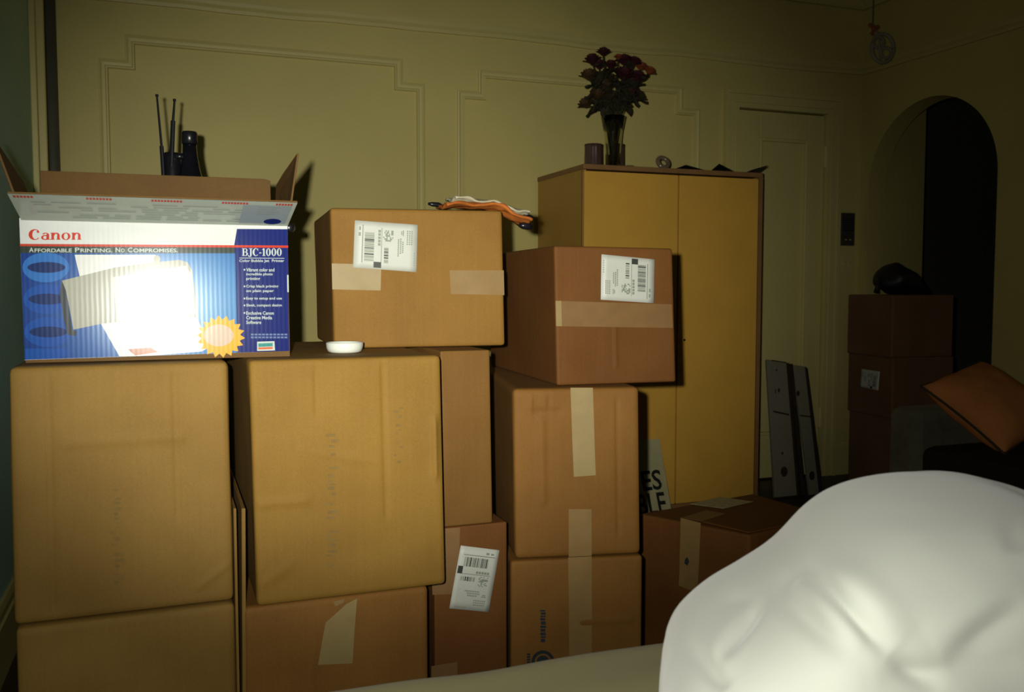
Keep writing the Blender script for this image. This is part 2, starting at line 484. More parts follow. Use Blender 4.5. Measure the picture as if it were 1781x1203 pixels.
# wall plates on the back wall next to the door
def wall_box(px0, py0, px1, py1, th):
    p, q = at_Y(px0, py1, BY), at_Y(px1, py0, BY)
    return p.x, q.x, p.z, q.z
x0, x1, z0, z1 = wall_box(1458, 371, 1483, 427, .02)
t = thing('intercom_panel', ((x0 + x1) / 2, BY, z0), 'dark rectangular intercom plate on the wall right of the closet door', 'intercom')
MB().mm((x0, BY - .022, z0), (x1, BY, z1)).build('plate', mat('intercom_brown', (.075, .065, .05), .5, .3), t, bevel=.004)
b = MB()
for k in range(7):
    zz = z0 + (z1 - z0) * (.45 + .06 * k); b.mm((x0 + .012, BY - .0245, zz), (x1 - .012, BY - .022, zz + .004))
b.build('speaker_grille', M_dark, t)
b = MB()
for k in range(2): b.lathe([(.006, 0), (.006, .004), (.0, .005)], (x0 + .03 + .03 * k, BY - .026, z0 + .03), 12)
b.build('button', M_trim, t)
x0, x1, z0, z1 = wall_box(1461, 443, 1482, 474, .01)
t = thing('light_switch', ((x0 + x1) / 2, BY, z0), 'cream double light switch below the dark intercom plate', 'light switch')
MB().mm((x0, BY - .006, z0), (x1, BY, z1)).build('switch_plate', M_trim, t, bevel=.002)
for k in (0.3, 0.7):
    xx = x0 + (x1 - x0) * k
    MB().box((xx, BY - .011, (z0 + z1) / 2), (.008, .012, .018), Matrix.Rotation(.4, 3, 'X')).build('toggle', M_trim, t)

# ================================================================== CARTONS
M_tape = mat('packing_tape', (.41, .30, .115), .5, .4, .06, 30)
M_tape_dim = mat('thin_packing_tape', (.36, .22, .07), .5, .4, .06, 30)
M_tape_red = mat('tape_on_red_board', (.285, .155, .052), .5, .4, .06, 30)
M_paper = mat('white_label_paper', (.74, .76, .66), .5, .35, .03, 30)
M_ink = mat('label_ink', (.055, .065, .05), .5, .3, .1)
M_ink2 = mat('label_grey_ink', (.33, .37, .28), .5, .3, .1)

def bil(q, s, t):    # q: TL TR BR BL, s right, t up
    return (q[3] * (1 - s) + q[2] * s) * (1 - t) + (q[0] * (1 - s) + q[1] * s) * t
def inv_bil(q, p):
    s = t = .5
    for _ in range(12):
        f = bil(q, s, t) - p
        ds = (bil(q, s + 1e-3, t) - bil(q, s - 1e-3, t)) / 2e-3
        dt = (bil(q, s, t + 1e-3) - bil(q, s, t - 1e-3)) / 2e-3
        a, b_, c = ds.dot(ds), ds.dot(dt), dt.dot(dt)
        e, g = f.dot(ds), f.dot(dt)
        det = a * c - b_ * b_
        s -= (e * c - g * b_) / det; t -= (g * a - e * b_) / det
    return s, t

class Carton:
    """a used carton: eight real corners, rounded edges, dents and crease lines on the front"""
    def __init__(self, name, label, corners, color, group=None, seed=0, creases=(), r=.007, dent=.0028, cat='box'):
        self.c = [Vector(p) for p in corners]          # front TL TR BR BL, back TL TR BR BL
        self.fq, self.bq = self.c[:4], self.c[4:]
        self.n = (self.fq[1] - self.fq[3]).cross(self.fq[0] - self.fq[2]).normalized()
        if self.n.dot(self.fq[0] - self.bq[0]) < 0: self.n.negate()
        self.seed, self.creases, self.dent = seed, creases, dent
        ctr = sum((self.c[k] for k in (2, 3, 6, 7)), Vector()) / 4
        self.root = thing(name, ctr, label, cat, group)
        W = (self.fq[1] - self.fq[0]).length; H = (self.fq[0] - self.fq[3]).length; D = (self.bq[0] - self.fq[0]).length
        self.W, self.H, self.D = W, H, D
        b = MB()
        def ax(L, n):
            e = [0, r * .3 / L, r / L, 1.5 * r / L]
            return sorted(set(e + [i / n for i in range(1, n) if 1.6 * r / L < i / n < 1 - 1.6 * r / L] + [1 - q for q in e]))
        nn = 66 if creases else 18
        S, T, U = ax(W, nn), ax(H, nn), ax(D, 8)
        vid, verts, faces = {}, [], []
        def vert(s, t, u):
            key = (round(s, 6), round(t, 6), round(u, 6))
            if key not in vid:
                vid[key] = len(verts); verts.append(self.pos(s, t, u, r))
            return vid[key]
        for A, B, f in ((S, T, lambda a, c: (a, c, 0)), (S, T, lambda a, c: (a, c, 1)), (S, U, lambda a, c: (a, 0, c)),
                        (S, U, lambda a, c: (a, 1, c)), (T, U, lambda a, c: (0, a, c)), (T, U, lambda a, c: (1, a, c))):
            for i in range(len(A) - 1):
                for j in range(len(B) - 1):
                    faces.append((vert(*f(A[i], B[j])), vert(*f(A[i + 1], B[j])), vert(*f(A[i + 1], B[j + 1])), vert(*f(A[i], B[j + 1]))))
        b.add(verts, faces)
        self.body = b.build('body', color, self.root, smooth=True)
    def disp(self, s, t):
        p = Vector((s * self.W * 7, t * self.H * 7, self.seed * 3.7))
        e = min(1, min(s, 1 - s, t, 1 - t) / .10)
        d = self.dent * (noise.noise(p) + .5 * noise.noise(p * 2.3)) * e
        for (kind, pos, a, c, amp, wid) in self.creases:
            m, l = (s, t) if kind == 'v' else (t, s)
            if kind == 'd':       # diagonal: from (pos) to (a)
                (x0, y0), (x1, y1) = pos, a; a_ = amp
                L = math.hypot(x1 - x0, y1 - y0); ux, uy = (x1 - x0) / L, (y1 - y0) / L
                al = ((s - x0) * ux + (t - y0) * uy) / L
                if not 0 <= al <= 1: continue
                m, l, pp = (s - x0) * uy - (t - y0) * ux, al, 0
                d += a_ * math.exp(-(m / wid) ** 2) * math.sin(math.pi * al) ** .5
                continue
            if a <= l <= c:
                k = min(1, (l - a) / .04, (c - l) / .04) if c - l > 0 else 0
                d += 1.9 * amp * math.exp(-((m - pos) / wid) ** 2) * max(0, k)
        return d
    def pos(self, s, t, u, r=0.0, off=0.0):
        W, H, D = self.W, self.H, self.D
        if r:
            p = Vector((s * W, t * H, u * D)); q = Vector((min(max(p.x, r), W - r), min(max(p.y, r), H - r), min(max(p.z, r), D - r)))
            dl = p - q
            if dl.length > 1e-9:
                p = q + dl.normalized() * r
            s, t, u = p.x / W, p.y / H, p.z / D
        P = bil(self.fq, s, t) * (1 - u) + bil(self.bq, s, t) * u
        wob = self.disp(s, t) * max(0, 1 - u * 12)
        P = P + self.n * (wob + off)
        if u > .02:               # gentle side wobble
            P += Vector((noise.noise(P * 6 + Vector((self.seed, 0, 0))), noise.noise(P * 6 + Vector((0, self.seed, 9))), 0)) * .0015
        return P
    def px(self, x, y):          # picture position -> (s, t) on the front
        r = ray(x, y)
        k = (self.fq[0] - EYE).dot(self.n) / r.dot(self.n)
        return inv_bil(self.fq, EYE + r * k)
    def patch(self, name, quad_px, material, off=.0007, n=10, parent=None, thick=True):
        st = [Vector((*self.px(*p), 0)) for p in quad_px]    # TL TR BR BL
        b = MB()
        b.grid(lambda u, v: self.pos(*(bil(st, u, v).xy), 0, 0, off), n, n)
        o = b.build(name, material, parent or self.root, smooth=True)
        if thick:
            md = o.modifiers.new('thickness', 'SOLIDIFY'); md.thickness = .0005; md.offset = -1
        return o, st
    def label(self, quad_px, prints_fn, off=.0016):
        lab, st = self.patch('shipping_label', quad_px, M_paper, off, 8)
        lab['label'] = 'white printed shipping label'
        fn = lambda u, v: self.pos(*(bil(st, u, v).xy), 0, 0, off + .0006)
        prints_fn(lab, fn)
        return lab

def rect(mb, fn, u0, v0, u1, v1):
    n = max(1, int(max(u1 - u0, v1 - v0) * 8))
    mb.grid(lambda a, c: fn(u0 + (u1 - u0) * a, v0 + (v1 - v0) * c), n if u1 - u0 > v1 - v0 else 1, n if v1 - v0 >= u1 - u0 else 1)
def shipping_print(lab, fn, seed=1):
    """upright reading label: header, rule, barcode, black square, second code, address blocks"""
    rnd = random.Random(seed)
    dk, gr = MB(), MB()
    rect(dk, fn, .12, .865, .92, .873)                      # header rule
    rect(gr, fn, .68, .90, .76, .935); rect(gr, fn, .80, .90, .88, .93)
    u = .16
    while u < .76:                                           # main barcode
        w = rnd.choice((.008, .012, .02, .028)); rect(dk if rnd.random() < .5 else gr, fn, u, .685, min(u + w, .78), .835)
        u += w + rnd.choice((.006, .01, .014))
    rect(dk, fn, .03, .565, .155, .685)                      # black square
    rect(dk, fn, .155, .565, .88, .571)                      # rule from the square
    for k in range(5):
        rect(gr, fn, .50 + .07 * k, .585, .555 + .07 * k, .625)
    u = .14
    while u < .48:
        w = rnd.choice((.015, .03)); rect(dk if rnd.random() < .45 else gr, fn, u, .455, min(u + w, .5), .525); u += w + rnd.choice((.008, .02))
    for i in range(7):                                        # dense code block
        for j in range(9):
            if rnd.random() < .5: rect(gr, fn, .60 + .034 * i, .385 + .018 * j, .634 + .034 * i, .403 + .018 * j)
    for k, (a, c) in enumerate(((.30, .66), (.36, .68), (.38, .62))):
        u = a
        while u < c: rect(gr, fn, u, .29 - .035 * k, u + .03, .312 - .035 * k); u += .042
    rect(gr, fn, .74, .22, .86, .235); rect(gr, fn, .76, .245, .84, .26)
    for k in range(3):
        u = .56
        while u < .84: rect(gr, fn, u, .15 - .035 * k, u + .03, .17 - .035 * k); u += .045
    u = .12
    while u < .38: rect(gr, fn, u, .035, u + .03, .05); u += .05
    for bb_, mm_ in ((dk, M_ink), (gr, M_ink2)):
        bb_.build('label_print', mm_, lab, fix=False)['kind'] = 'stuff'

def front_box(quad, d, a_deg, depth, z_bot=None, z_top=None, ref=None, back_scale=1.0):
    """corners of an upright carton whose front stands on a vertical plane"""
    a = math.radians(a_deg)
    rp = ref or (sum(p[0] for p in quad if p) / len([p for p in quad if p]), quad[0][1])
    pl = Plane(at_d(rp[0], rp[1], d), a)
    TL, TR = pl.hit(*quad[0]), pl.hit(*quad[1])
    if quad[2] is None:
        BR, BL = TR.copy(), TL.copy(); BR.z = BL.z = 0
    else:
        BR, BL = pl.hit(*quad[2]), pl.hit(*quad[3])
    if z_top is not None: TL.z = TR.z = z_top
    if z_bot is not None: BL.z = BR.z = z_bot
    dv = -pl.n * depth
    return [TL, TR, BR, BL, TL + dv, TR + dv, BR + dv, BL + dv]

K_tan = cardboard('kraft_tan', (.33, .19, .052))
K_gold = cardboard('kraft_golden', (.335, .185, .038))
K_brown = cardboard('kraft_brown', (.355, .18, .042))
K_red = cardboard('kraft_reddish', (.215, .083, .020))
K_dull = cardboard('kraft_dull', (.245, .118, .029))
K_mid = cardboard('kraft_mid', (.31, .142, .034))
GRP = 'packed moving cartons'

ZA = 0.452      # top of the lower row on the left
ZB = 0.929      # top of the upper row on the left
A = Carton('cardboard_box', 'big tan carton under the printer carton at the far left', front_box(
    [(14, 640), (396, 623), (408, 1050), (24, 1092)], 1.72, 0.5, .46, ZA, ZB - .002, ref=(210, 640)), K_tan, GRP, 1,
    [('v', .17, .02, .98, -.0022, .010), ('v', .74, .35, .98, -.0022, .010), ('h', .70, .2, .8, .0018, .02), ('d', (.80, .06), (1.0, .17), 0, .004, .012)], r=.012)
A2 = Carton('cardboard_box', 'tan carton at the bottom left under the big plain carton', front_box(
    [(26, 1104), (409, 1063), None, None], 1.72, 0.5, .46, 0, ZA - .004, ref=(210, 640)), K_tan, GRP, 2, [('v', .5, .1, .9, -.001, .012)], r=.012)
Bx = Carton('cardboard_box', 'big golden carton carrying the small white dish', front_box(
    [(433, 627), (767, 613), (776, 1010), (447, 1050)], 1.85, 0.5, .60, ZA - .012, ZB, ref=(600, 620)), K_gold, GRP, 3,
    [('v', .33, .75, .99, -.0025, .010), ('v', .68, .30, .99, -.0026, .010), ('h', .42, .0, .3, .0022, .015), ('d', (.30, .62), (.68, .55), 0, .003, .015), ('v', .955, .45, .75, .004, .012), ('d', (.0, .08), (.2, .17), 0, .003, .02)], r=.010)
B2 = Carton('cardboard_box', 'brown carton with torn tape below the golden carton with the dish', front_box(
    [(424, 1058), (745, 1018), None, None], 1.86, 0.5, .60, 0, ZA - .014, ref=(600, 620)), K_mid, GRP, 4,
    [('d', (.3, .2), (.38, .9), 0, .0015, .01)], r=.010)
G1 = Carton('cardboard_box', 'narrow brown carton standing between the golden carton and the dark gap', front_box(
    [(766, 612), (852, 608), (857, 905), (771, 915)], 2.09, 0.5, .60, .530, ZB, ref=(852, 608)), K_dull, GRP, 5, r=.004)
G2 = Carton('cardboard_box', 'reddish carton with slanted shipping label near the floor', front_box(
    [(755, 917), (882, 909), None, None], 2.09, 0.5, .60, 0, .529, ref=(852, 608)), K_red, GRP, 6, r=.004)
C = Carton('cardboard_box', 'brown carton with shipping label carrying the orange cloth', front_box(
    [(574, 361), (874, 366), (879, 604), (581, 604)], 2.165, -3.5, .42, ZB + .001, None, ref=(725, 604)), K_brown, GRP, 7,
    [], r=.008)
E1 = Carton('cardboard_box', 'brown carton with two vertical tape strips under the label carton', front_box(
    [(892, 673), (1112, 675), (1115, 962), (896, 972)], 2.24, -12, .80, .416, .829, ref=(1000, 970)), K_mid, GRP, 8,
    [('v', .14, .82, .98, .0022, .012), ('v', .28, .85, .97, -.0025, .010), ('v', .22, .3, .85, .0025, .03), ('v', .82, .1, .95, -.002, .015), ('h', .86, .1, .4, -.002, .02), ('v', .03, .02, .3, -.002, .01)], r=.012)
E2 = Carton('cardboard_box', 'brown carton with blue stamp standing on the floor behind bed', front_box(
    [(888, 973), (1118, 963), None, None], 2.23, -12, .80, 0, .415, ref=(1000, 970)), K_mid, GRP, 9,
    [('h', .62, .5, .95, .0016, .02)], r=.008)
D = Carton('cardboard_box', 'reddish carton with shipping label and wide tape in front of wardrobe', front_box(
    [(964, 427), (1170, 432), (1176, 668), (969, 670)], 2.30, -4, .62, .830, None, ref=(1070, 668)), K_red, GRP, 10,
    [('v', .49, .1, .45, .0018, .01)], r=.006)
# carton standing corner-on in front of the wardrobe
zt = .398
fc = [at_z(1110, 893, zt), at_z(1303, 930, zt), at_z(1303, 930, zt), at_z(1110, 893, zt)]
bk = [at_z(1308, 858, zt), at_z(1450, 897, zt), at_z(1450, 897, zt), at_z(1308, 858, zt)]
for k in (2, 3): fc[k].z = 0; bk[k].z = 0
F = Carton('cardboard_box', 'low carton standing corner-on in front of the wardrobe doors', fc + bk, K_red, GRP, 11, r=.007)
M_faded = mat('faded_box_ink', (.262, .158, .040), .7, .2, .12, 60)
def faded(cart, x, y0, y1, wpx, seed):
    rnd = random.Random(seed); b = MB(); y = y0
    while y < y1:
        h = rnd.uniform(5, 11); w = wpx * rnd.uniform(.5, 1.3); x_ = x + rnd.uniform(-6, 5)
        if rnd.random() < .75:
            q = [Vector((*cart.px(*p), 0)) for p in ((x_, y), (x_ + w, y), (x_ + w, y + h * .6), (x_, y + h * .6))]
            b.grid(lambda u, v: cart.pos(*(bil(q, u, v).xy), 0, 0, .0006), 2, 2)
        y += h
    b.build('faded_print', M_faded, cart.root, fix=False)['kind'] = 'stuff'
faded(A, 196, 850, 1010, 13, 3); faded(Bx, 572, 745, 985, 14, 5); faded(Bx, 690, 700, 810, 8, 9)
def tapes(cart, name, quad, m=M_tape, off=.0008): return cart.patch(name, quad, m, off, 10, thick=False)[0]
# tape and labels
tapes(C, 'tape', [(577, 458), (663, 460), (662, 505), (578, 503)], M_tape)
tapes(C, 'tape', [(782, 470), (876, 470), (877, 513), (784, 511)], M_tape_dim)
C.label([(617, 383), (726, 391), (724, 473), (614, 465)], lambda lab, fn: shipping_print(lab, lambda u, v: fn(1 - v, u), 3))
tapes(D, 'tape', [(966, 523), (1168, 529), (1170, 570), (967, 567)], M_tape_red)
tapes(D, 'tape', [(966, 523), (976, 523), (977, 567), (967, 567)], M_tape, .0014)
D.label([(1046, 442), (1138, 451), (1136, 527), (1044, 521)], lambda lab, fn: shipping_print(lab, lambda u, v: fn(v, 1 - u), 4))
tapes(E1, 'tape', [(992, 674), (1031, 674), (1036, 826), (998, 829)], M_tape)
tapes(E1, 'tape', [(989, 885), (1029, 885), (1029, 966), (989, 968)], M_tape_dim)
tapes(E2, 'tape', [(988, 969), (1029, 967), (1029, 1145), (990, 1148)], M_tape_dim)
tapes(B2, 'tape', [(566, 1082), (619, 1064), (613, 1153), (553, 1156)], M_tape)
tapes(B2, 'tape', [(602, 1050), (621, 1040), (619, 1064), (566, 1082)], M_tape)
tapes(B2, 'tape', [(580, 1046), (600, 1041), (596, 1048), (583, 1054)], M_tape_dim)
tapes(G2, 'tape', [(748, 921), (800, 917), (796, 1032), (752, 1034)], M_tape_red)
tapes(G2, 'tape', [(750, 1158), (795, 1150), (795, 1185), (750, 1190)], M_tape_red)
G2.label([(801, 948), (868, 956), (850, 1064), (781, 1057)], lambda lab, fn: shipping_print(lab, fn, 5))
tapes(F, 'tape', [(1184, 900), (1219, 909), (1213, 1030), (1181, 1018)], M_tape_dim)
# stamp on the lowest middle carton: round emblem with a column of sideways lettering
M_stamp = mat('blue_black_stamp_ink', (.035, .045, .055), .6, .2, .1)
def stamp_fn(x0, y0, x1, y1):
    q = [Vector((*E2.px(*p), 0)) for p in ((x0, y0), (x1, y0), (x1, y1), (x0, y1))]
    return lambda u, v: E2.pos(*(bil(q, u, v).xy), 0, 0, .0008)
b = MB(); fn = stamp_fn(924, 1130, 964, 1170)
for pl in ring((.5, .5), (.5, .5), (.36, .36), n=24) + ring((.5, .5), (.28, .28), (.0, .0), n=16): b.poly([fn(*p) for p in pl])
fn = stamp_fn(939, 1060, 950, 1116)
rnd = random.Random(2)
v = 0.0
while v < 1:
    h = rnd.uniform(.05, .11)
    rect(b, fn, rnd.uniform(0, .15), v, rnd.uniform(.8, 1), min(1, v + h)); v += h + .025
fn = stamp_fn(916, 1134, 922, 1152)
for k in range(4): rect(b, fn, 0, .25 * k, 1, .25 * k + .18)
b.build('stamp', M_stamp, E2.root, fix=False)['kind'] = 'stuff'
b = MB(); q = [Vector((*F.px(*p), 0)) for p in ((1192, 967), (1200, 969), (1198, 984), (1190, 982))]
b.poly([F.pos(*(bil(q, u, v_).xy), 0, 0, .0016) for u, v_ in ((.5, 1), (1, .5), (.7, 0), (0, .2), (.1, .7))])
b.build('ink_mark', M_stamp, F.root, fix=False)
# top seam tape and label on the corner-on carton
def ftop(px, py, off): p = at_z(px, py, zt); p.z += off; return p
b = MB(); b.slab([ftop(1200, 877, .0015), ftop(1252, 865, .0015), ftop(1310, 873, .0015), ftop(1258, 885, .0015)], (0, 0, .0008))
b.build('top_label', mat('worn_label_paper', (.55, .47, .24), .5, .3, .2, 60), F.root)
b = MB(); b.slab([ftop(1186, 901, .0012), ftop(1221, 907, .0012), ftop(1262, 894, .0012), ftop(1228, 888, .0012)], (0, 0, .0006))
b.build('tape', M_tape_red, F.root)
b = MB(); b.slab([ftop(1222, 909, .001), ftop(1302, 928, .001), ftop(1420, 905, .001), ftop(1345, 879, .001)], (0, 0, .004))
b.build('flap', K_red, F.root, bevel=.002)

# flattened cartons standing on edge in the gap between the two big cartons
def sheet(px0, px1, pyt, d, tilt, lab):
    p0 = at_d(px0, pyt, d); p1 = at_d(px1, pyt, d)
    b = MB()
    ln = Vector((0, .42, 0)); th = p1 - p0
    top = [p0, p1, p1 + ln, p0 + ln]
    bot = [Vector((p.x + tilt, p.y, 0)) for p in top]
    b.hexa([top[0], top[1], bot[1], bot[0], top[3] + Vector((0, 0, .01)), top[2], bot[2], bot[3]])
    return tag(b.build('flattened_carton', K_tan, None, bevel=.0015), lab, 'cardboard', 'flattened cartons')
sheet(406, 411, 884, 1.80, .0, 'flattened carton sheet in the gap, nearer the left carton')
sheet(420, 427, 884, 1.81, -.0085, 'flattened carton sheet in the gap, nearer the golden carton')

# ================================================================== PRINTER CARTON
PD = 1.79
pp = Plane(at_d(268, 620, PD), 0.0)
LEAN = math.radians(1.5)                 # the front panel leans back a touch
pp.n = Vector((0, -math.cos(LEAN), math.sin(LEAN)))
q = [pp.hit(33, 379), pp.hit(500, 390), pp.hit(503, 610), pp.hit(43, 626)]
zt_, zb_ = (q[0].z + q[1].z) / 2, ZB + .001
xl, xr, yf = q[0].x + .004, q[1].x, pp.p0.y
PDEP = 0.27
t = thing('printer_carton', ((xl + xr) / 2, yf + PDEP / 2, zb_), 'open blue and white colour printer carton with raised flaps', 'box')
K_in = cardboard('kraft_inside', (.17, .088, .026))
b = MB(); w = .004
LB = (zt_ - zb_) * math.tan(LEAN) + .0004
b.hexa([Vector(p) for p in ((xl, yf + LB, zt_), (xr, yf + LB, zt_), (xr, yf + .0004, zb_), (xl, yf + .0004, zb_), (xl, yf + LB + w, zt_), (xr, yf + LB + w, zt_), (xr, yf + w, zb_), (xl, yf + w, zb_))])
b.mm((xl, yf + PDEP - w, zb_), (xr, yf + PDEP, zt_))
b.mm((xl, yf + w + LB, zb_), (xl + w, yf + PDEP - w, zt_)); b.mm((xr - w, yf + w + LB, zb_), (xr, yf + PDEP - w, zt_))
b.mm((xl + w, yf + w, zb_), (xr - w, yf + PDEP - w, zb_ + w))
b.build('body', K_in, t)
P_white = printed('print_white', (.74, .76, .72))
P_navy = printed('print_navy', srgb(26, 40, 112))
P_red = printed('print_red', (.62, .055, .025))
P_strip = printed('print_strip', srgb(52, 66, 56))
P_pale = printed('print_pale_text', (.58, .66, .60))
P_sky = printed('print_blue_picture', (0, 0, 0), grad=[(0.0, srgb(120, 175, 215)), (.32, srgb(78, 140, 195)), (.62, srgb(34, 92, 165)), (.95, srgb(22, 62, 140))])
P_zero = printed('print_zero_blue', srgb(52, 118, 195)); P_zero2 = printed('print_zero_blue_deep', srgb(28, 84, 170)); P_zero3 = printed('print_zero_dark', srgb(20, 48, 105))
P_grey = printed('print_printer_grey', srgb(172, 172, 156)); P_pgr2 = printed('print_printer_light', srgb(205, 208, 198))
P_paper = printed('print_paper_white', (.80, .81, .77)); P_shade = printed('print_printer_shadow', srgb(58, 66, 70))
P_gold = printed('print_gold', srgb(240, 178, 48)); P_pink = printed('print_sun_centre', srgb(214, 190, 165))
L0 = .0006
def ppoly(name, pts, m, lay, parent, uv=False):
    b = MB(); b.poly([pp.hit(x, y, L0 * lay) for x, y in pts])
    o = b.build(name, m, parent, fix=False)
    if uv:
        l = o.data.uv_layers.new(name='UVMap')
        xs = [p[0] for p in pts]; ys = [p[1] for p in pts]
        for lo in o.data.loops:
            x, y = pts[lo.vertex_index]
            l.data[lo.index].uv = ((x - min(xs)) / (max(xs) - min(xs)), 1 - (y - min(ys)) / (max(ys) - min(ys)))
    return o
fp = ppoly('front_print', [(33.5, 379), (500, 390), (503, 610), (43, 626)], P_white, 1, t)
fp['label'] = 'glossy printed front with white band, blue picture and printer'
def ltop(x): return 427 + (x - 35) * .0035     # the red rule's course
ppoly('blue_picture', [(36, 439), (409, 440), (413, 613), (43, 625.5)], P_sky, 2, fp, uv=True)
ppoly('navy_panel', [(412, 398), (500, 398.5), (503, 610), (413, 613), (407, 428)], P_navy, 2, fp)
ppoly('grey_strip', [(35, 428), (408, 430), (409, 440.5), (35.5, 440)], P_strip, 3, fp)
ppoly('red_rule', [(35, 424), (501, 427), (501, 431), (35, 428)], P_red, 4, fp)
def ell(cx, cy, rx, ry, n=28, a0=0, a1=360): return [(cx + rx * math.cos(math.radians(a0 + (a1 - a0) * k / n)), cy + ry * math.sin(math.radians(a0 + (a1 - a0) * k / n))) for k in range(n + (0 if a1 - a0 == 360 else 1))]
for (cy, m1) in ((465, P_zero), (520, P_zero2), (577, P_zero2)):
    ppoly('big_zero', ell(80 + (cy - 465) * .03, cy, 41, 26), m1, 3, fp)
    ppoly('big_zero_hole', ell(81 + (cy - 465) * .03, cy, 33, 9.5), P_zero3, 4, fp)
ppoly('big_one', [(44, 606), (118, 606), (120, 617), (100, 623), (44.5, 625)], P_zero2, 3, fp)
# printer picture
ppoly('printer_paper', [(130, 443), (270, 443), (276, 461), (232, 468), (139, 482)], P_paper, 4, fp)
ppoly('printer_shadow', [(108, 487), (114, 500), (126, 573), (134, 576), (132, 584), (118, 582), (112, 560), (104, 510)], P_shade, 4.5, fp)  # shadow left of the printer, part of the printed picture
ppoly('printer_body', [(108, 488), (140, 480), (200, 465), (270, 456), (312, 452), (326, 456), (334, 470), (338, 500), (343, 552), (240, 556), (176, 563), (128, 573), (122, 540), (115, 505)], P_grey, 5, fp)
ppoly('printer_cover', [(196, 482), (270, 470), (322, 462), (332, 476), (340, 545), (250, 553), (204, 558)], P_pgr2, 6, fp)
ppoly('printer_tray_paper', [(176, 563), (240, 556), (343, 552), (352, 575), (372, 600), (350, 611), (270, 617.5), (208, 619.5)], P_paper, 6, fp)
ppoly('paper_guide', ell(273, 451, 6, 7), P_grey, 6, fp)
ppoly('photo_print', [(222, 607), (262, 604), (275, 612), (235, 618)], printed('print_photo', srgb(190, 130, 105)), 7, fp)
star = []
for k in range(36):
    a = math.radians(k * 10 + 4); rr = 1.0 if k % 2 == 0 else .80
    star.append((384 + 42 * rr * math.cos(a), 585 + 37 * rr * math.sin(a)))
b = MB(); cpt = pp.hit(384, 585, L0 * 7)
for k in range(36): b.add([cpt, pp.hit(*star[k], L0 * 7), pp.hit(*star[(k + 1) % 36], L0 * 7)], [(0, 1, 2)])
b.build('sun_badge', P_gold, fp, fix=False)
ppoly('sun_badge_centre', ell(380, 583, 26, 19), P_pink, 8, fp)
def ptext(name, s, x0, y0, x1, y1, m, lay, parent, glyph=False, flip=False, skew=0.0, bold=0.0):
    b = MB()
    if flip: fn = lambda u, v, e=0.0: pp.hit(x1 + (x0 - x1) * u, y0 + (y1 - y0) * v, L0 * lay + e)
    else: fn = lambda u, v, e=0.0: pp.hit(x0 + (x1 - x0) * u, y1 + skew * u + (y0 - y1) * v, L0 * lay + e)
    (put_glyphs(b, s, fn) if glyph else put_text(b, s, fn, bold))
    return b.build(name, m, parent, fix=False)
ptext('logo_lettering', 'Canon', 50, 399, 142, 417, P_red, 4, fp, glyph=True)
ptext('flipped_logo_lettering', 'Canon', 406, 382, 487, 388.5, P_red, 4, fp, glyph=True, flip=True)
x = 51
def capsrun(s, x):
    for wd in s.split(' '):
        w0 = 9.5 if wd[0] not in 'I' else 5
        ptext('tagline', wd[0], x, 430.6, x + w0 - 1.5, 438.6, P_pale, 5, fp, bold=.04); x += w0
        ln = 7.3 * len(wd[1:]) + (0 if wd[-1] != '.' else -2)
        ptext('tagline', wd[1:], x, 432.2, x + ln - 1, 438.8, P_pale, 5, fp, bold=.012); x += ln + 4.5
    return x
capsrun('AFFORDABLE PRINTING. NO COMPROMISES.', 51)
ptext('model_lettering', 'BJc-1000', 421, 432, 490, 445, P_pale, 5, fp, glyph=True)
ppoly('thin_rule', [(416, 448.2), (494, 448.8), (494, 449.8), (416, 449.2)], P_pale, 5, fp)
ptext('panel_text', 'Color Bubble Jet  Printer', 416, 451, 494, 457, P_pale, 5, fp, bold=.004)
for (yy, s, x1, bul) in ((469, 'Vibrant color and', 477, 1), (477, 'incredible photo', 474, 0), (485, 'printing', 452, 0),
                    (498, 'Crisp black printing', 484, 1), (506, 'on plain paper', 476, 0), (519, 'Easy to setup and use', 490, 1),
                    (531, 'Sleek, compact design', 490, 1), (544, 'Exclusive Canon', 476, 1), (552, 'Creative Media', 473, 0), (560, 'Software', 454, 0)):
    ptext('panel_text', s, 428, yy - 2.8, x1, yy + 3.2, P_pale, 5, fp, bold=.004)
    if bul: ppoly('bullet', ell(425, yy, 1.6, 1.6, 8), P_pale, 5, fp)
b = MB()
for k in range(2):
    x = 436
    while x < 496: b.poly([pp.hit(*p, L0 * 5) for p in ((x, 580 + 5 * k), (x + 5, 580 + 5 * k), (x + 5, 583 + 5 * k), (x, 583 + 5 * k))]); x += 6.5
b.build('small_print', printed('print_dim_text', srgb(110, 130, 170)), fp, fix=False)['kind'] = 'stuff'
ppoly('emblem', [(447, 594), (477, 593), (478, 609), (447, 610)], P_pale, 5, fp)
ppoly('emblem_stripe', [(449, 597), (474, 596), (474, 602), (449, 603)], printed('print_teal', srgb(70, 150, 140)), 6, fp)
ppoly('emblem_stripe', [(449, 604), (474, 603), (474, 606.5), (449, 607.5)], printed('print_orange', srgb(220, 110, 60)), 6, fp)
ppoly('corner_barcode', [(499, 478), (501.5, 478), (502, 508), (499.5, 508)], P_pale, 5, fp)
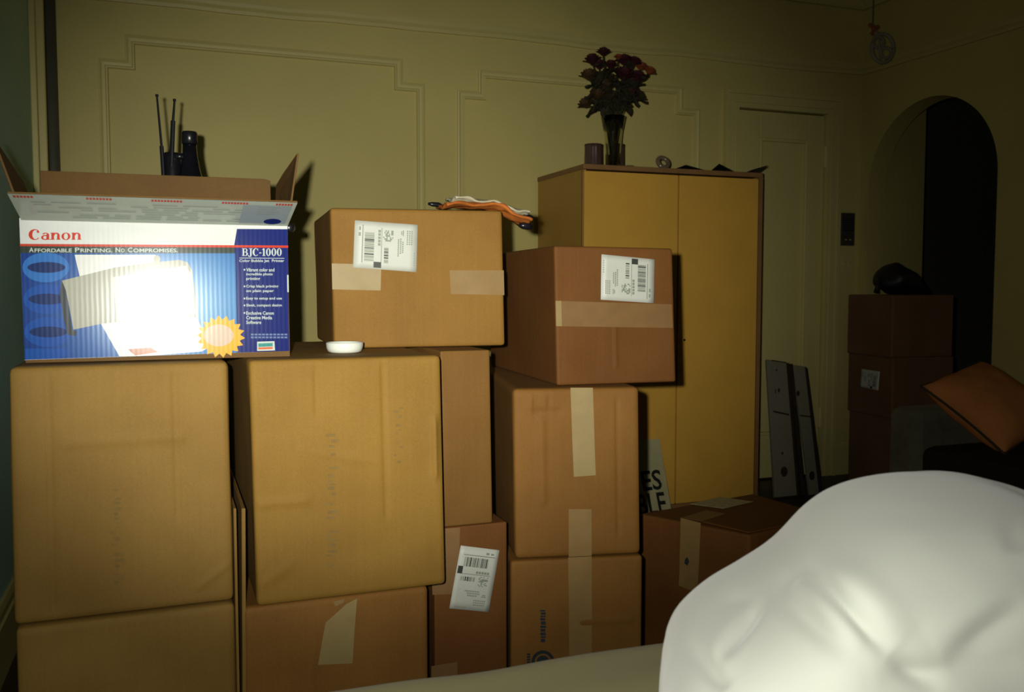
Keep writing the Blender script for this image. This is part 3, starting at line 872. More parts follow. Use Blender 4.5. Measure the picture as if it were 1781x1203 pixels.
# flaps
def flap(name, pts, th, m, label=None):
    b = MB(); pts = [Vector(p) for p in pts]
    n = (pts[1] - pts[0]).cross(pts[2] - pts[1]).normalized()
    b.slab(pts, n * th)
    o = b.build(name, m, t, bevel=.0008)
    if label: o['label'] = label
    return o
FW, FL_UP = .112, .038      # the front flap leans out towards the bed
f0, f1 = Vector((xl, yf + LB, zt_)), Vector((xr, yf + LB, zt_))
g0, g1 = f0 + Vector((-.006, -FW, FL_UP)), f1 + Vector((.006, -FW, FL_UP))
ff = flap('front_flap', [f0, f1, g1, g0], .003, K_in, 'printed front flap leaning outwards')
nrm = (f1 - f0).cross(g0 - f0).normalized()
if nrm.y > 0: nrm.negate()
fn = lambda u, v, o_=.0012: (f0 * (1 - u) + f1 * u) * (1 - v) + (g0 * (1 - u) + g1 * u) * v + nrm * (.004 + o_)
b = MB(); b.grid(lambda u, v: fn(u, v, 0), 1, 1); b.build('flap_print', printed('print_flap_white', (.50, .56, .46), ribs=False), ff, fix=False)
b = MB(); rnd = random.Random(11)
for row in range(7):
    u = .05 + rnd.uniform(0, .04)
    while u < .78:
        w = rnd.uniform(.04, .14)
        if rnd.random() < .75: rect(b, fn, u, .16 + .095 * row, min(u + w, .80), .19 + .095 * row)
        u += w + .02
for row in range(4):
    rect(b, fn, .86, .5 + .09 * row, .93 + .015 * (row % 2), .53 + .09 * row)
b.build('flap_small_print', printed('print_flap_text', srgb(150, 160, 150), ribs=False), ff, fix=False)['kind'] = 'stuff'
b = MB(); rect(b, lambda u, v: fn(u, v, .0006), .80, .10, .985, .86); b.build('flap_blue_block', printed('print_flap_block', srgb(158, 172, 172), ribs=False), ff, fix=False)
b = MB()
for pl in ring((.93, .22), (.035, .12), (.0, .0), n=20): b.poly([fn(u, v, .0018) for u, v in pl])
b.build('flap_oval', P_navy, ff, fix=False)
b = MB()
for (u0, u1) in ((.015, .075), (.25, .33), (.47, .575), (.72, .81), (.92, .985)):
    k = u0
    while k < u1: rect(b, lambda u, v: fn(u, v, .0018), k, .90, k + .008, .97); k += .011
b.build('flap_red_marks', P_red, ff, fix=False)['kind'] = 'stuff'
# back flap standing up
yb = yf + PDEP
bp_ = Plane((0, yb + .012, 0), 0)
h0, h1 = bp_.hit(70, 297), bp_.hit(470, 312)
flap('back_flap', [Vector((xl + .006, yb - .004, zt_)), Vector((xr - .006, yb - .004, zt_)), Vector((h1.x, yb + .014, h1.z - .004)), Vector((h1.x - .012, yb + .014, h1.z)), Vector((h0.x, yb + .014, h0.z))], .004, K_in)
# side flaps, flaring outwards
tip = at_Y(517, 266, yf + .03)
flap('side_flap', [Vector((xr, yf + .012, zt_)), Vector((xr, yb - .012, zt_)), Vector((xr + .004, yb - .03, at_Y(488, 322, yb - .03).z)), at_Y(491, 303, yf + .17), tip], .004, K_in)
tipl = at_Y(-14, 240, yf + .03)
flap('side_flap', [Vector((xl, yf + .012, zt_)), Vector((xl, yb - .012, zt_)), at_Y(38, 318, yb - .05), at_Y(18, 288, yf + .15), tipl], .004, K_in)
# small black disc on the right end
b = MB(); hz = at_Y(506, 381, yf + .05)
b.lathe([(.0, -.009), (.010, -.009), (.013, -.004), (.013, .004), (.010, .009), (0, .009)], (xr + .008, yf + .05, zt_ - .004), 16)
b.build('end_disc', M_black, t, smooth=True)

# tall carton behind, carrying the aerial and the bottle
sup = [Vector((-.20, 2.56, 1.2)), Vector((.24, 2.56, 1.2)), Vector((.24, 2.56, 0)), Vector((-.20, 2.56, 0))]
TC = Carton('cardboard_box', 'tall carton behind the printer carton under the aerial and bottle', sup + [p + Vector((0, .38, 0)) for p in sup], K_tan, GRP, 12)

# rabbit-ear aerial
ZT = 1.2
ba = at_Y(300, 300, 2.72)
t = thing('tv_antenna', (ba.x, 2.72, ZT), 'black rabbit-ear aerial with two telescopic rods behind the printer carton', 'antenna')
b = MB(); top = at_Y(300, 266, 2.72).z
wob = None
b.lathe([(.0, 0), (.036, 0), (.036, .012), (.030, .03), (.026, top - ZT - .10), (.024, top - ZT - .01), (.02, top - ZT), (0, top - ZT)], (ba.x, 2.72, ZT), 24)
b.build('base', M_black, t, smooth=True)
b = MB(); p0 = at_Y(284, 300, 2.70); p1 = at_Y(281, 254, 2.70); p2 = at_Y(273, 168, 2.70)
b.tube([Vector((p0.x, 2.70, top - .10)), p0, p1], .0055, 10); b.tube([p1, p2], [.0034, .0026], 10); b.tube([p2, p2 + Vector((0, 0, .006))], .0042, 10)
b.build('rod', M_black, t, smooth=False)
b = MB(); p0 = at_Y(298, 290, 2.70); p1 = at_Y(301, 210, 2.70); p2 = at_Y(303.5, 176, 2.70)
b.tube([p0, p1], .0062, 10); b.tube([p1, p2], [.0036, .0028], 10); b.tube([p2, p2 + Vector((0, 0, .006))], .0042, 10)
b.build('rod', M_black, t, smooth=False)
b = MB(); p0 = at_Y(303, 272, 2.70); p1 = at_Y(322, 272, 2.70)
b.tube([p0, p1], .009, 10); b.build('knob', M_black, t, smooth=True)
# dark bottle
bb = at_Y(331, 300, 2.70)
t = thing('bottle', (bb.x, 2.70, ZT), 'black bottle with capped neck beside the rabbit-ear aerial', 'bottle')
tz = at_Y(329, 229, 2.70).z - ZT
b = MB(); b.lathe([(0, 0), (.037, 0), (.040, .006), (.040, tz * .40), (.036, tz * .52), (.026, tz * .66), (.020, tz * .78), (.0185, tz * .89)], (bb.x, 2.70, ZT), 32)
b.build('body', mat('black_glass', (.008, .008, .012), .12, .6, .1), t, smooth=True)
b = MB(); b.lathe([(.0185, tz * .885), (.0205, tz * .89), (.0205, tz * .985), (.018, tz), (0, tz)], (bb.x, 2.70, ZT), 24)
b.build('cap', M_black, t, smooth=True)

# ================================================================== SMALL THINGS ON THE CARTONS
dp = at_z(601, 613, ZB + .001); dp.y += .01
t = thing('dish', (dp.x, dp.y, ZB + .001), 'small round white dish on top of the golden carton', 'dish')
M_dish = mat('white_glazed_plastic', (.95, .99, .86), .3, .5, .02)
b = MB(); b.lathe([(0, 0), (.031, 0), (.036, .003), (.039, .010), (.040, .021), (.0385, .0225), (.036, .021), (.034, .012), (.0, .010)], (dp.x, dp.y, ZB + .001), 40)
b.build('bowl', M_dish, t, smooth=True)
b = MB(); b.lathe([(.0, .0145), (.0345, .0145), (.0352, .0175), (.0, .019)], (dp.x, dp.y, ZB + .001), 40)
b.build('lid', M_dish, t, smooth=True)

# orange and white cloth with black tips lying over the back corner of the labelled carton
CT = C.fq[0].z
yb_ = (C.fq[1].y + C.bq[1].y) / 2
t = thing('folded_cloth', (at_Y(840, 370, yb_).x, yb_, CT), 'folded orange and white cloth with black tips on the labelled carton', 'cloth')
M_or = mat('orange_fabric', (.62, .18, .03), .7, .2, .25, 25, .15, 60); M_wh = mat('cream_fabric', (.66, .60, .40), .7, .2, .12, 25, .15, 60)
path = [(768, 360, .0), (795, 357, .02), (820, 358, .04), (850, 360, .05), (872, 365, .05), (892, 378, .06), (914, 388, .07)]
yq = C.fq[1].y + .05
def strip(pts, hw, th, name, m, seed):
    b = MB(); P = [at_Y(x, y, yq + dy) for x, y, dy in pts]
    def f(u, v):
        k = u * (len(P) - 1); i = min(int(k), len(P) - 2); p = P[i].lerp(P[i + 1], k - i)
        p = p + Vector((0, (v - .5) * hw * 2, 0)); p.z += .0035 * noise.noise(Vector((u * 9, v * 4, seed))) + .004 * math.sin(v * 9 + u * 14)
        return p
    b.grid(f, 40, 12)
    o = b.build(name, m, t, smooth=True, solid=th)
    return o
strip([(x, y - 1, d) for x, y, d in path], .05, .006, 'orange_layer', M_or, 1)
strip([(784, 347, .03), (812, 349, .04), (835, 352, .05), (862, 357, .06), (888, 366, .06), (912, 373, .07)], .045, .004, 'white_layer', M_wh, 4)
for (px, py, dy, r_) in ((919, 379, .05, .009), (917, 393, .05, .010), (760, 356, .03, .006)):
    p = at_Y(px, py, yq + dy)
    b = MB(); b.tube([p + Vector((-.022, 0, .002)), p + Vector((-.012, 0, .001)), p + Vector((.004, 0, 0)), p + Vector((.012, 0, -.001))], [r_ * .5, r_ * .9, r_, r_ * .6], 12)
    b.build('black_tip', M_black, t, smooth=True)

# ================================================================== WARDROBE
WX0, WX1, WY0, WY1, WZ = 1.712, 2.632, 3.68, 4.215, 1.608
t = thing('wardrobe', ((WX0 + WX1) / 2, (WY0 + WY1) / 2, 0), 'yellow two-door wardrobe with brown edges against the back wall', 'wardrobe')
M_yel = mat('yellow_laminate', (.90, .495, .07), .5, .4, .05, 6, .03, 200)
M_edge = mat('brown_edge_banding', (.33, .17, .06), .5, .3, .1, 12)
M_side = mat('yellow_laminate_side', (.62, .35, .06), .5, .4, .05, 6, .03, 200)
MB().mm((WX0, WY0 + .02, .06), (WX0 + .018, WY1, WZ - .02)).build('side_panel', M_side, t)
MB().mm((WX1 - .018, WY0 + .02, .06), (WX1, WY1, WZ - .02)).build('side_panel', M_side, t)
MB().mm((WX0 - .004, WY0 - .002, WZ - .022), (WX1 + .004, WY1, WZ)).build('top_panel', M_edge, t, bevel=.002)
MB().mm((WX0 + .018, WY1 - .008, .06), (WX1 - .018, WY1, WZ - .022)).build('back_panel', M_side, t)
MB().mm((WX0, WY0 + .03, 0), (WX1, WY1, .06)).build('plinth', M_edge, t)
MB().mm((WX1 - .016, WY0 - .002, .02), (WX1 + .004, WY0 + .018, WZ - .022)).build('edge_strip', M_edge, t)
MB().mm((WX0 - .002, WY0 + .016, .02), (WX0 + .006, WY0 + .026, WZ - .022)).build('edge_strip', M_edge, t)
xm = at_Y(1178.5, 500, WY0).x
for (xa, xb) in ((WX0 + .001, xm - .004), (xm + .004, WX1 - .02)):
    dd = MB().mm((xa, WY0 - .001, .07), (xb, WY0 + .017, WZ - .030)).build('door', M_yel, t, bevel=.0012)
    kp = at_Y(1190, 591, WY0)
    if xa > xm:
        b = MB(); b.lathe([(0, 0), (.005, 0), (.005, .003), (0, .004)], (0, 0, 0), 12)
        b.v = [Vector((kp.x + p.x, WY0 - .001 - p.z, kp.z + p.y)) for p in b.v]
        b.build('lock', M_dark, dd)
MB().mm((WX0 + .02, WY0 + .018, .08), (WX1 - .02, WY0 + .020, WZ - .03)).build('inner_shadow_board', M_dark, t)

# vase with dried roses
VY = 3.86
vb = at_Y(1066, 285, VY); VX = vb.x
vt = at_Y(1066, 203, VY).z
t = thing('vase', (VX, VY, WZ), 'flared clear glass vase holding dried roses on the wardrobe', 'vase')
b = MB(); h = vt - WZ
b.lathe([(0, 0), (.034, 0), (.035, .006), (.036, h * .35), (.043, h * .7), (.057, h), (.0535, h), (.040, h * .7), (.033, h * .35), (.032, .014), (0, .014)], (VX, VY, WZ), 40)
b.build('glass_body', glass('vase_glass', (.82, .80, .66), .06), t, smooth=True)

def petal_head():
    b = MB(); rnd = random.Random(5)
    for ringi, (n, r0, hgt, op) in enumerate(((3, .30, 1.0, .10), (5, .52, .95, .25), (6, .78, .82, .50), (6, .95, .62, .80))):
        for k in range(n):
            a = 2 * math.pi * k / n + ringi * .6 + rnd.uniform(-.1, .1)
            wdt = 1.35 * math.pi / n
            def f(u, v, a=a, r0=r0, hgt=hgt, op=op, wdt=wdt):
                th = a + (u - .5) * 2 * wdt * (1 - .35 * v * v)
                rr = r0 * (.25 + .75 * math.sin(min(1, v * 1.1) * math.pi * .5)) + op * .35 * v * v
                z = hgt * (v ** .8) * 1.3 - .06 * math.cos((u - .5) * 6) * v - .25 * op * v ** 4
                return Vector((rr * math.cos(th), rr * math.sin(th), z))
            b.grid(f, 5, 5)
    me_o = b.build('flower_head', M_rose, None, smooth=True)
    me = me_o.data; bpy.data.objects.remove(me_o, do_unlink=True)
    return me
M_rose = mat('dried_dark_rose', (.065, .012, .018), .7, .2, .5, 60)
M_rose_o = mat('dried_orange_rose', (.30, .075, .025), .7, .2, .4, 60)
M_rose_b = mat('dried_brown_rose', (.10, .055, .022), .7, .2, .4, 60)
M_stem = mat('dried_stem', (.045, .045, .018), .8, .2, .3, 30)
M_leaf = mat('dried_leaf', (.040, .036, .014), .8, .2, .4, 30)
HEAD = petal_head()
def leaf_mesh():
    b = MB()
    b.grid(lambda u, v: Vector(((u - .5) * .62 * math.sin(math.pi * min(1, v * .96 + .03)) ** .8, .18 * abs(u - .5) * 2 + .12 * math.sin(v * 5), v)), 4, 6)
    o = b.build('leaf', M_leaf, None, smooth=True); me = o.data; bpy.data.objects.remove(o, do_unlink=True); return me
LEAF = leaf_mesh()
rnd = random.Random(21)
heads = [(1049, 90, 9, 'r'), (1031, 103, 11, 'r'), (1042, 112, 10, 'r'), (1061, 112, 9, 'r'), (1085, 104, 11, 'r'), (1101, 106, 9, 'r'),
         (1075, 99, 6, 'o'), (1113, 115, 9, 'o'), (1127, 122, 8, 'o'), (1025, 130, 12, 'b'), (1050, 150, 13, 'b'), (1022, 178, 11, 'b'),
         (1082, 128, 14, 'r'), (1104, 135, 14, 'r'), (1093, 158, 14, 'r'), (1110, 168, 9, 'b'), (1040, 165, 11, 'b'), (1068, 172, 12, 'r')]
RL = ['topmost dark red rose of the bouquet, left of centre', 'dark red rose at the upper left edge of the bouquet', 'dark red rose just below the topmost rose',
      'dark red rose on the inner right of the left clump', 'dark red rose heading the right clump', 'dark red rose right of the one heading the right clump',
      'small orange rose between the two clumps, beside dark red ones', 'orange rose at the upper right of the bouquet, nearer the middle', 'orange rose at the far right tip of the bouquet',
      'brown rose at the left edge below the red ones', 'big brown rose in the middle of the left clump', 'lowest brown rose sticking out on the left above the vase',
      'large dark red rose in the middle of the bouquet', 'large dark red rose below the orange roses on the right', 'large dark red rose low in the right clump',
      'small brown rose low at the right edge of the bouquet', 'brown rose low in the left clump beside the lowest one', 'dark red rose just above the rim of the vase']
MT = {'r': M_rose, 'o': M_rose_o, 'b': M_rose_b}
HM = {}
for k in 'rob':
    me = HEAD.copy(); me.materials.clear(); me.materials.append(MT[k]); HM[k] = me
for i, (px, py, rp, kind) in enumerate(heads):
    p = at_Y(px, py, VY + rnd.uniform(-.06, .06))
    d = (p - EYE).dot(FWD); sc = 1.25 * rp * d / FPX
    bx = VX + rnd.uniform(-.018, .018); by = VY + rnd.uniform(-.018, .018)
    t = thing('rose', (bx, by, WZ + .016), RL[i], 'flower', {'r': 'dark red roses', 'o': 'orange roses', 'b': 'brown roses'}[kind])
    neck = Vector((VX + (p.x - VX) * .42, VY + (p.y - VY) * .42, vt + .01))
    if abs(neck.x - VX) > .038: neck.x = VX + math.copysign(.038, neck.x - VX)
    if abs(neck.y - VY) > .03: neck.y = VY + math.copysign(.03, neck.y - VY)
    base_p = Vector((bx, by, WZ + .016))
    pts = [base_p, base_p.lerp(neck, .55), neck, neck.lerp(p, .55) + Vector((0, 0, .01)), p - Vector((0, 0, sc * .6))]
    MB().tube(pts, [.0026, .0026, .0024, .0022, .003], 6).build('stem', M_stem, t, smooth=True)
    ho = bpy.data.objects.new('flower_head', HM[kind]); COL.objects.link(ho); ho.parent = t
    ho.location = p - Vector((0, 0, sc * .6)) - base_p; ho.scale = (sc, sc, sc)
    dirv = (p - neck).normalized()
    ho.rotation_euler = (dirv + Vector((rnd.uniform(-.3, .3), rnd.uniform(-.5, .1), .6))).to_track_quat('Z', 'Y').to_euler()
    for k in range(8):
        lo = bpy.data.objects.new('leaf', LEAF); COL.objects.link(lo); lo.parent = t
        q = neck.lerp(p, rnd.uniform(.12, .80))
        lo.location = q - base_p
        L = rnd.uniform(.045, .08); lo.scale = (L, L, L)
        dv = Vector((rnd.uniform(-.8, .8) + (p.x - VX) * 2, rnd.uniform(-.8, .6), rnd.uniform(-.5, .9))).normalized()
        lo.rotation_euler = dv.to_track_quat('Z', 'Y').to_euler()

# scalloped votive cups
M_cup = glass('brown_pink_glass', (.42, .24, .20), .25)
for (px, w_, lab, yy) in ((1032, .042, 'brown scalloped glass cup left of the vase on the wardrobe', VY - .05), (1074, .034, 'small scalloped glass cup half hidden behind the vase', VY + .10)):
    c = at_Y(px, 280, yy); zt2 = at_Y(px, 251, yy).z - WZ
    t = thing('candle_cup', (c.x, yy, WZ), lab, 'cup', 'scalloped glass cups')
    wobf = lambda i, a: 1 + (.05 * math.cos(12 * a) if i in (3, 4, 5) else .02 * math.cos(12 * a))
    b = MB(); b.lathe([(0, 0), (w_ * 1.02, 0), (w_ * .97, .01), (w_ * .9, zt2 * .85), (w_ * .93, zt2), (w_ * .84, zt2), (w_ * .82, .012), (0, .012)], (c.x, yy, WZ), 48, wob=wobf)
    b.build('cup', mat('cup_brown_ceramic', (.10, .055, .042), .35, .5, .15, 30), t, smooth=True)
    b = MB(); b.lathe([(0, .0125), (w_ * .78, .0125), (w_ * .78, zt2 * .55), (0, zt2 * .55)], (c.x, yy, WZ), 24); b.build('wax', mat('dark_wax', (.12, .06, .05), .5, .4), t, smooth=False)

# small glass ring
c = at_Y(1153, 292, WY0 + .06)
b = MB(); rr, r2 = .026, .010
def tor(u, v):
    a, q = u * 2 * math.pi, v * 2 * math.pi
    x, y, z = (rr + r2 * math.cos(q)) * math.cos(a), (rr + r2 * math.cos(q)) * math.sin(a), r2 * math.sin(q)
    v3 = Matrix.Rotation(math.radians(62), 3, 'X') @ Vector((x, y, z)); return Vector((c.x, WY0 + .06, WZ + .033)) + v3
b.grid(tor, 32, 14)
tag(b.build('glass_ring', mat('smoky_glass_ring', (.22, .17, .10), .12, .8, .2), None, smooth=True, weld=True), 'small glassy ring on the wardrobe edge right of the vase', 'ornament')
b = MB(); lidp = at_Y(1095, 289, WY0 + .05)
b.lathe([(0, 0), (.022, 0), (.024, .004), (.018, .009), (0, .011)], (lidp.x, WY0 + .05, WZ), 24)
tag(b.build('small_lid', mat('dull_brass', (.25, .16, .06), .4, .5, .2), None, smooth=True), 'low brass-coloured lid at the foot of the vase', 'lid')
# black folded sheets lying on the front edge
def black_sheet(pts, lab, dy):
    b = MB()
    P = [at_Y(x, y, WY0 + dy) for x, y in pts]
    Q = [Vector((p.x + .03, WY0 + dy + .16, WZ + .004)) for i, p in enumerate(P)]
    P = [Vector((p.x, p.y, max(WZ + .003, p.z))) for p in P]
    n = len(P)
    b.add(P + Q, [(i, i + 1, i + 1 + n, i + n) for i in range(n - 1)])
    return tag(b.build('folded_sheet', mat('black_paper', (.012, .012, .012), .6, .3, .2), None, solid=.003), lab, 'paper', 'black folded sheets')
black_sheet([(1174, 297), (1193, 287), (1228, 298), (1232, 300)], 'black folded sheet with one peak, nearest the glass ring', .04)
black_sheet([(1236, 299), (1251, 285), (1274, 297), (1280, 300)], 'black folded sheet with one peak, middle of the wardrobe edge', .05)
black_sheet([(1298, 300), (1310, 295), (1335, 288)], 'black sheet curling up past the wardrobe right corner', .03)

# ================================================================== SIGN BEHIND THE LOW CARTON
SY0, SY1 = WY0 - .16, WY0 - .01            # foot and head of the leaning board
s_tl, s_tr = at_Y(1085, 770, SY1), at_Y(1147, 763, SY1)
dn = at_Y(1170, 905, SY0 + .05)
def on_board(px, py):
    # plane through the board's top right and leaning foot
    n = Vector((0, -(s_tr.z), (SY1 - SY0))); n.normalize()
    r = ray(px, py); k = (s_tr - EYE).dot(n) / r.dot(n); return EYE + r * k, n
tr, sn = on_board(1147, 763); br, _ = on_board(1172, 912)
ax = (br - tr).normalized(); kf = tr.z / -ax.z; br = tr + ax * kf          # run down to the floor
left = Vector((-1, 0, 0)); left = (left - ax * left.dot(ax)).normalized()
W_ = .36
tl, bl = tr + left * W_, br + left * W_
for p in (tl, bl): pass
zfix = min(br.z, bl.z)
if sn.y > 0: sn.negate()
t = thing('sign_board', ((br + bl) / 2).to_tuple(), 'white board with black capital letters leaning behind the low carton', 'sign')
if zfix < 0:
    for p in (tr, br, tl, bl): p.z -= zfix
MB().slab([tl, tr, br, bl], -sn * .006).build('board', mat('sign_card', (.56, .51, .26), .6, .3, .08, 10), t)
def sgn(px, py): 
    p, _ = on_board(px, py); return p + sn * (.0012 + 0)
M_sign = mat('sign_black', (.012, .016, .014), .6, .3, .1)
def sign_text(s, TL, TR, BR, BL):
    b = MB()
    def fn(u, v):
        x = (BL[0] * (1 - u) + BR[0] * u) * (1 - v) + (TL[0] * (1 - u) + TR[0] * u) * v
        y = (BL[1] * (1 - u) + BR[1] * u) * (1 - v) + (TL[1] * (1 - u) + TR[1] * u) * v
        return sgn(x, y) + Vector((0, 0, max(0, -zfix)))
    put_text(b, s, fn, bold=.035)
    b.build('lettering', M_sign, t, fix=False)
sign_text('ES', (1113, 819), (1148, 816), (1152, 851), (1119, 854))
sign_text('BLE', (1107, 860), (1154, 855), (1162, 892), (1112, 897))

# ================================================================== BOARDS LEANING BY THE DOOR
M_bd = mat('white_shelf_board', (.30, .285, .19), .5, .35, .06, 10)
M_bedge = mat('dark_board_edge', (.05, .035, .022), .6, .3, .2)
YT, YF = BY - .05, BY - .40
def lean_pt(px, py):
    # plane leaning from the floor at YF to the door
    zt2 = .66; n = Vector((0, -zt2, (YT - YF))).normalized()
    r = ray(px, py); k = (Vector((0, YF, 0)) - EYE).dot(n) / r.dot(n); return EYE + r * k, n
def lean_board(name, tl, tr, bot_l, bot_r, th, m, lab, off, marks=()):
    P = [lean_pt(*tl)[0], lean_pt(*tr)[0], lean_pt(*bot_r)[0], lean_pt(*bot_l)[0]]; n = lean_pt(*tl)[1]
    if n.y > 0: n.negate()
    for a, c in ((0, 3), (1, 2)):              # cut exactly at the floor
        dv = P[c] - P[a]; P[c] = P[a] + dv * ((P[a].z - .004) / -dv.z)
    P = [p + n * off for p in P]
    base_c = (P[2] + P[3]) / 2
    t = thing(name, base_c, lab, 'board', 'boards leaning by the door')
    MB().slab(P, -n * th).build('panel', m, t, bevel=.002)
    for q in marks:
        b = MB(); b.poly([lean_pt(*p)[0] + n * (off + .0008) for p in q]); b.build('slot', M_bedge, t, fix=False)
    return t
lean_board('shelf_board', (1330, 627), (1364, 632), (1345, 880), (1384, 882), .018, M_bd, 'pale drilled shelf board leaning right next to the wardrobe', .02,
    [[(1338, 628), (1364, 632), (1364, 634), (1338, 630)], [(1341, 716), (1369, 722), (1369, 725), (1341, 719)], ell(1357, 790, 2, 2.5, 10), ell(1360, 822, 6, 9, 12), ell(1351, 681, 2, 4, 8), ell(1345, 683, 1, 5, 8), ell(1347, 646, 1.5, 2, 8)])
lean_board('shelf_board', (1380, 634), (1400, 637), (1412, 884), (1428, 886), .018, M_bd, 'narrow pale shelf board leaning furthest right by the door', .0,
    [[(1391, 721), (1411, 723.5), (1411, 726), (1391, 723.5)], ell(1412, 827, 5, 8, 12), ell(1388, 684, 3, 5, 8)])
lean_board('dark_slat', (1365, 632), (1371, 632.5), (1385, 882), (1390, 882), .02, M_bedge, 'dark slat leaning between the pale boards, nearer wardrobe', .012)
lean_board('dark_slat', (1373, 633), (1378, 633), (1396, 883), (1402, 883), .02, M_bedge, 'dark slat leaning between the pale boards, nearer door hinge', .006)
lean_board('dark_slat', (1401, 637), (1405, 640), (1429, 886), (1435, 886), .02, M_bedge, 'dark slat along the right edge of the leaning boards', .0)

# ================================================================== DARK CORNER: BOXES, BAG, SOFA
K_dk = cardboard('kraft_dark', (.26, .135, .085))
def corner_box(z0, z1, lab, dx=0.0, seed=0, side_first=False):
    a = math.radians(-3)
    p = Plane(at_d(1553, 520, 4.38), a)
    o = p.hit(1553 + dx, 520); ln = p.dir * .36
    TL = Vector((o.x, o.y, z1)); TR = TL + ln
    q = [TL, TR, Vector((TR.x, TR.y, z0)), Vector((TL.x, TL.y, z0))]; dv = -p.n * .33
    bq = [v_ + dv for v_ in q]
    if side_first: q, bq = [bq[0], q[0], q[3], bq[3]], [bq[1], q[1], q[2], bq[2]]     # the labelled side counts as its front
    return Carton('cardboard_box', lab, q + bq, K_dk, 'dark cartons by the arch', seed)
H1 = corner_box(0, .440, 'lowest dark carton in the stack by the arch', 7, 20)
H2 = corner_box(.440, .735, 'dark carton with pale label, middle of the stack by the arch', 3, 21, True)
H3 = corner_box(.735, 1.035, 'dark carton on top of the stack by the arch under the black bag', 0, 22)
H2.label([(1497, 641), (1531, 646), (1528, 679), (1495, 672)], lambda lab, fn: shipping_print(lab, lambda u, v: fn(v, u), 8))
# black shoulder bag
bc = H3.fq[0].lerp(H3.bq[1], .5); bz = 1.036
t = thing('shoulder_bag', (bc.x, bc.y, bz), 'black slumped shoulder bag with strap on the dark cartons', 'bag')
M_bag = mat('black_bag_leather', (.010, .010, .016), .5, .4, .3, 12, .3, 18)
b = MB()
def bagf(u, v):
    a, q = u * 2 * math.pi, (v - .5) * math.pi
    x, y, z = math.cos(a) * math.cos(q), math.sin(a) * math.cos(q), math.sin(q)
    p = Vector((x * .135, y * .12, (z * .5 + .5) * (.155 - .075 * (x + .55) ** 2)))
    p += Vector((.016, .012, .016)) * noise.noise(p * 16 + Vector((3, 1, 0)))
    p.z = max(.001, p.z)
    return Vector((bc.x, bc.y, bz)) + p
b.grid(bagf, 40, 20)
b.build('bag_body', M_bag, t, smooth=True, weld=True)
s0, s1 = at_Y(1546, 474, bc.y), at_Y(1524, 505, bc.y)
b = MB(); st_ = [s0 + Vector((.03, 0, -.02)), s0, at_Y(1537, 476, bc.y), at_Y(1530, 484, bc.y), at_Y(1526, 496, bc.y), Vector((s1.x, s1.y, bz + .008))]
b.tube(st_, [.008, .008, .008, .007, .009, .013], 8)
b.build('strap', M_bag, t, smooth=True)
# second bundle on the same carton, drooping over the right
# sofa along the right wall
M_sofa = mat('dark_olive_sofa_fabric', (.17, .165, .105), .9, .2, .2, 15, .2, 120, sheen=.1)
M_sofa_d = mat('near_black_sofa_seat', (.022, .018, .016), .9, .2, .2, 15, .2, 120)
SX0, SX1, SYa, SYb = 2.80, 3.66, 1.25, 3.02
t = thing('sofa', ((SX0 + SX1) / 2, (SYa + SYb) / 2, 0), 'dark sofa with an olive arm against the right wall', 'sofa')
def cushion(name, lo, hi, m, bev): return MB().mm(lo, hi).build(name, m, t, bevel=bev)
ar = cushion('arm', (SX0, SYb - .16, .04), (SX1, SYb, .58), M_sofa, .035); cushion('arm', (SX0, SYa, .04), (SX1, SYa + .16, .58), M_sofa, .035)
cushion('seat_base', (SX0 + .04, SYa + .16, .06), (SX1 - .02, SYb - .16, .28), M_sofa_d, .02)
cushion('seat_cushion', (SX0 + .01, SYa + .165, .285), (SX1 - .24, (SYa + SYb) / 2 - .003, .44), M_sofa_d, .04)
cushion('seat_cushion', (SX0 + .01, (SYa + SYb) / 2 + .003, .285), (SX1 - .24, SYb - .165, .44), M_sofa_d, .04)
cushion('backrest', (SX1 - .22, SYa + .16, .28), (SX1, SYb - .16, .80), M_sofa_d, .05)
for (x, y) in ((SX0 + .08, SYa + .08), (SX0 + .08, SYb - .08), (SX1 - .08, SYa + .08), (SX1 - .08, SYb - .08)):
    MB().lathe([(.022, 0), (.03, .045)], (x, y, 0), 14).build('foot', M_bedge, t)
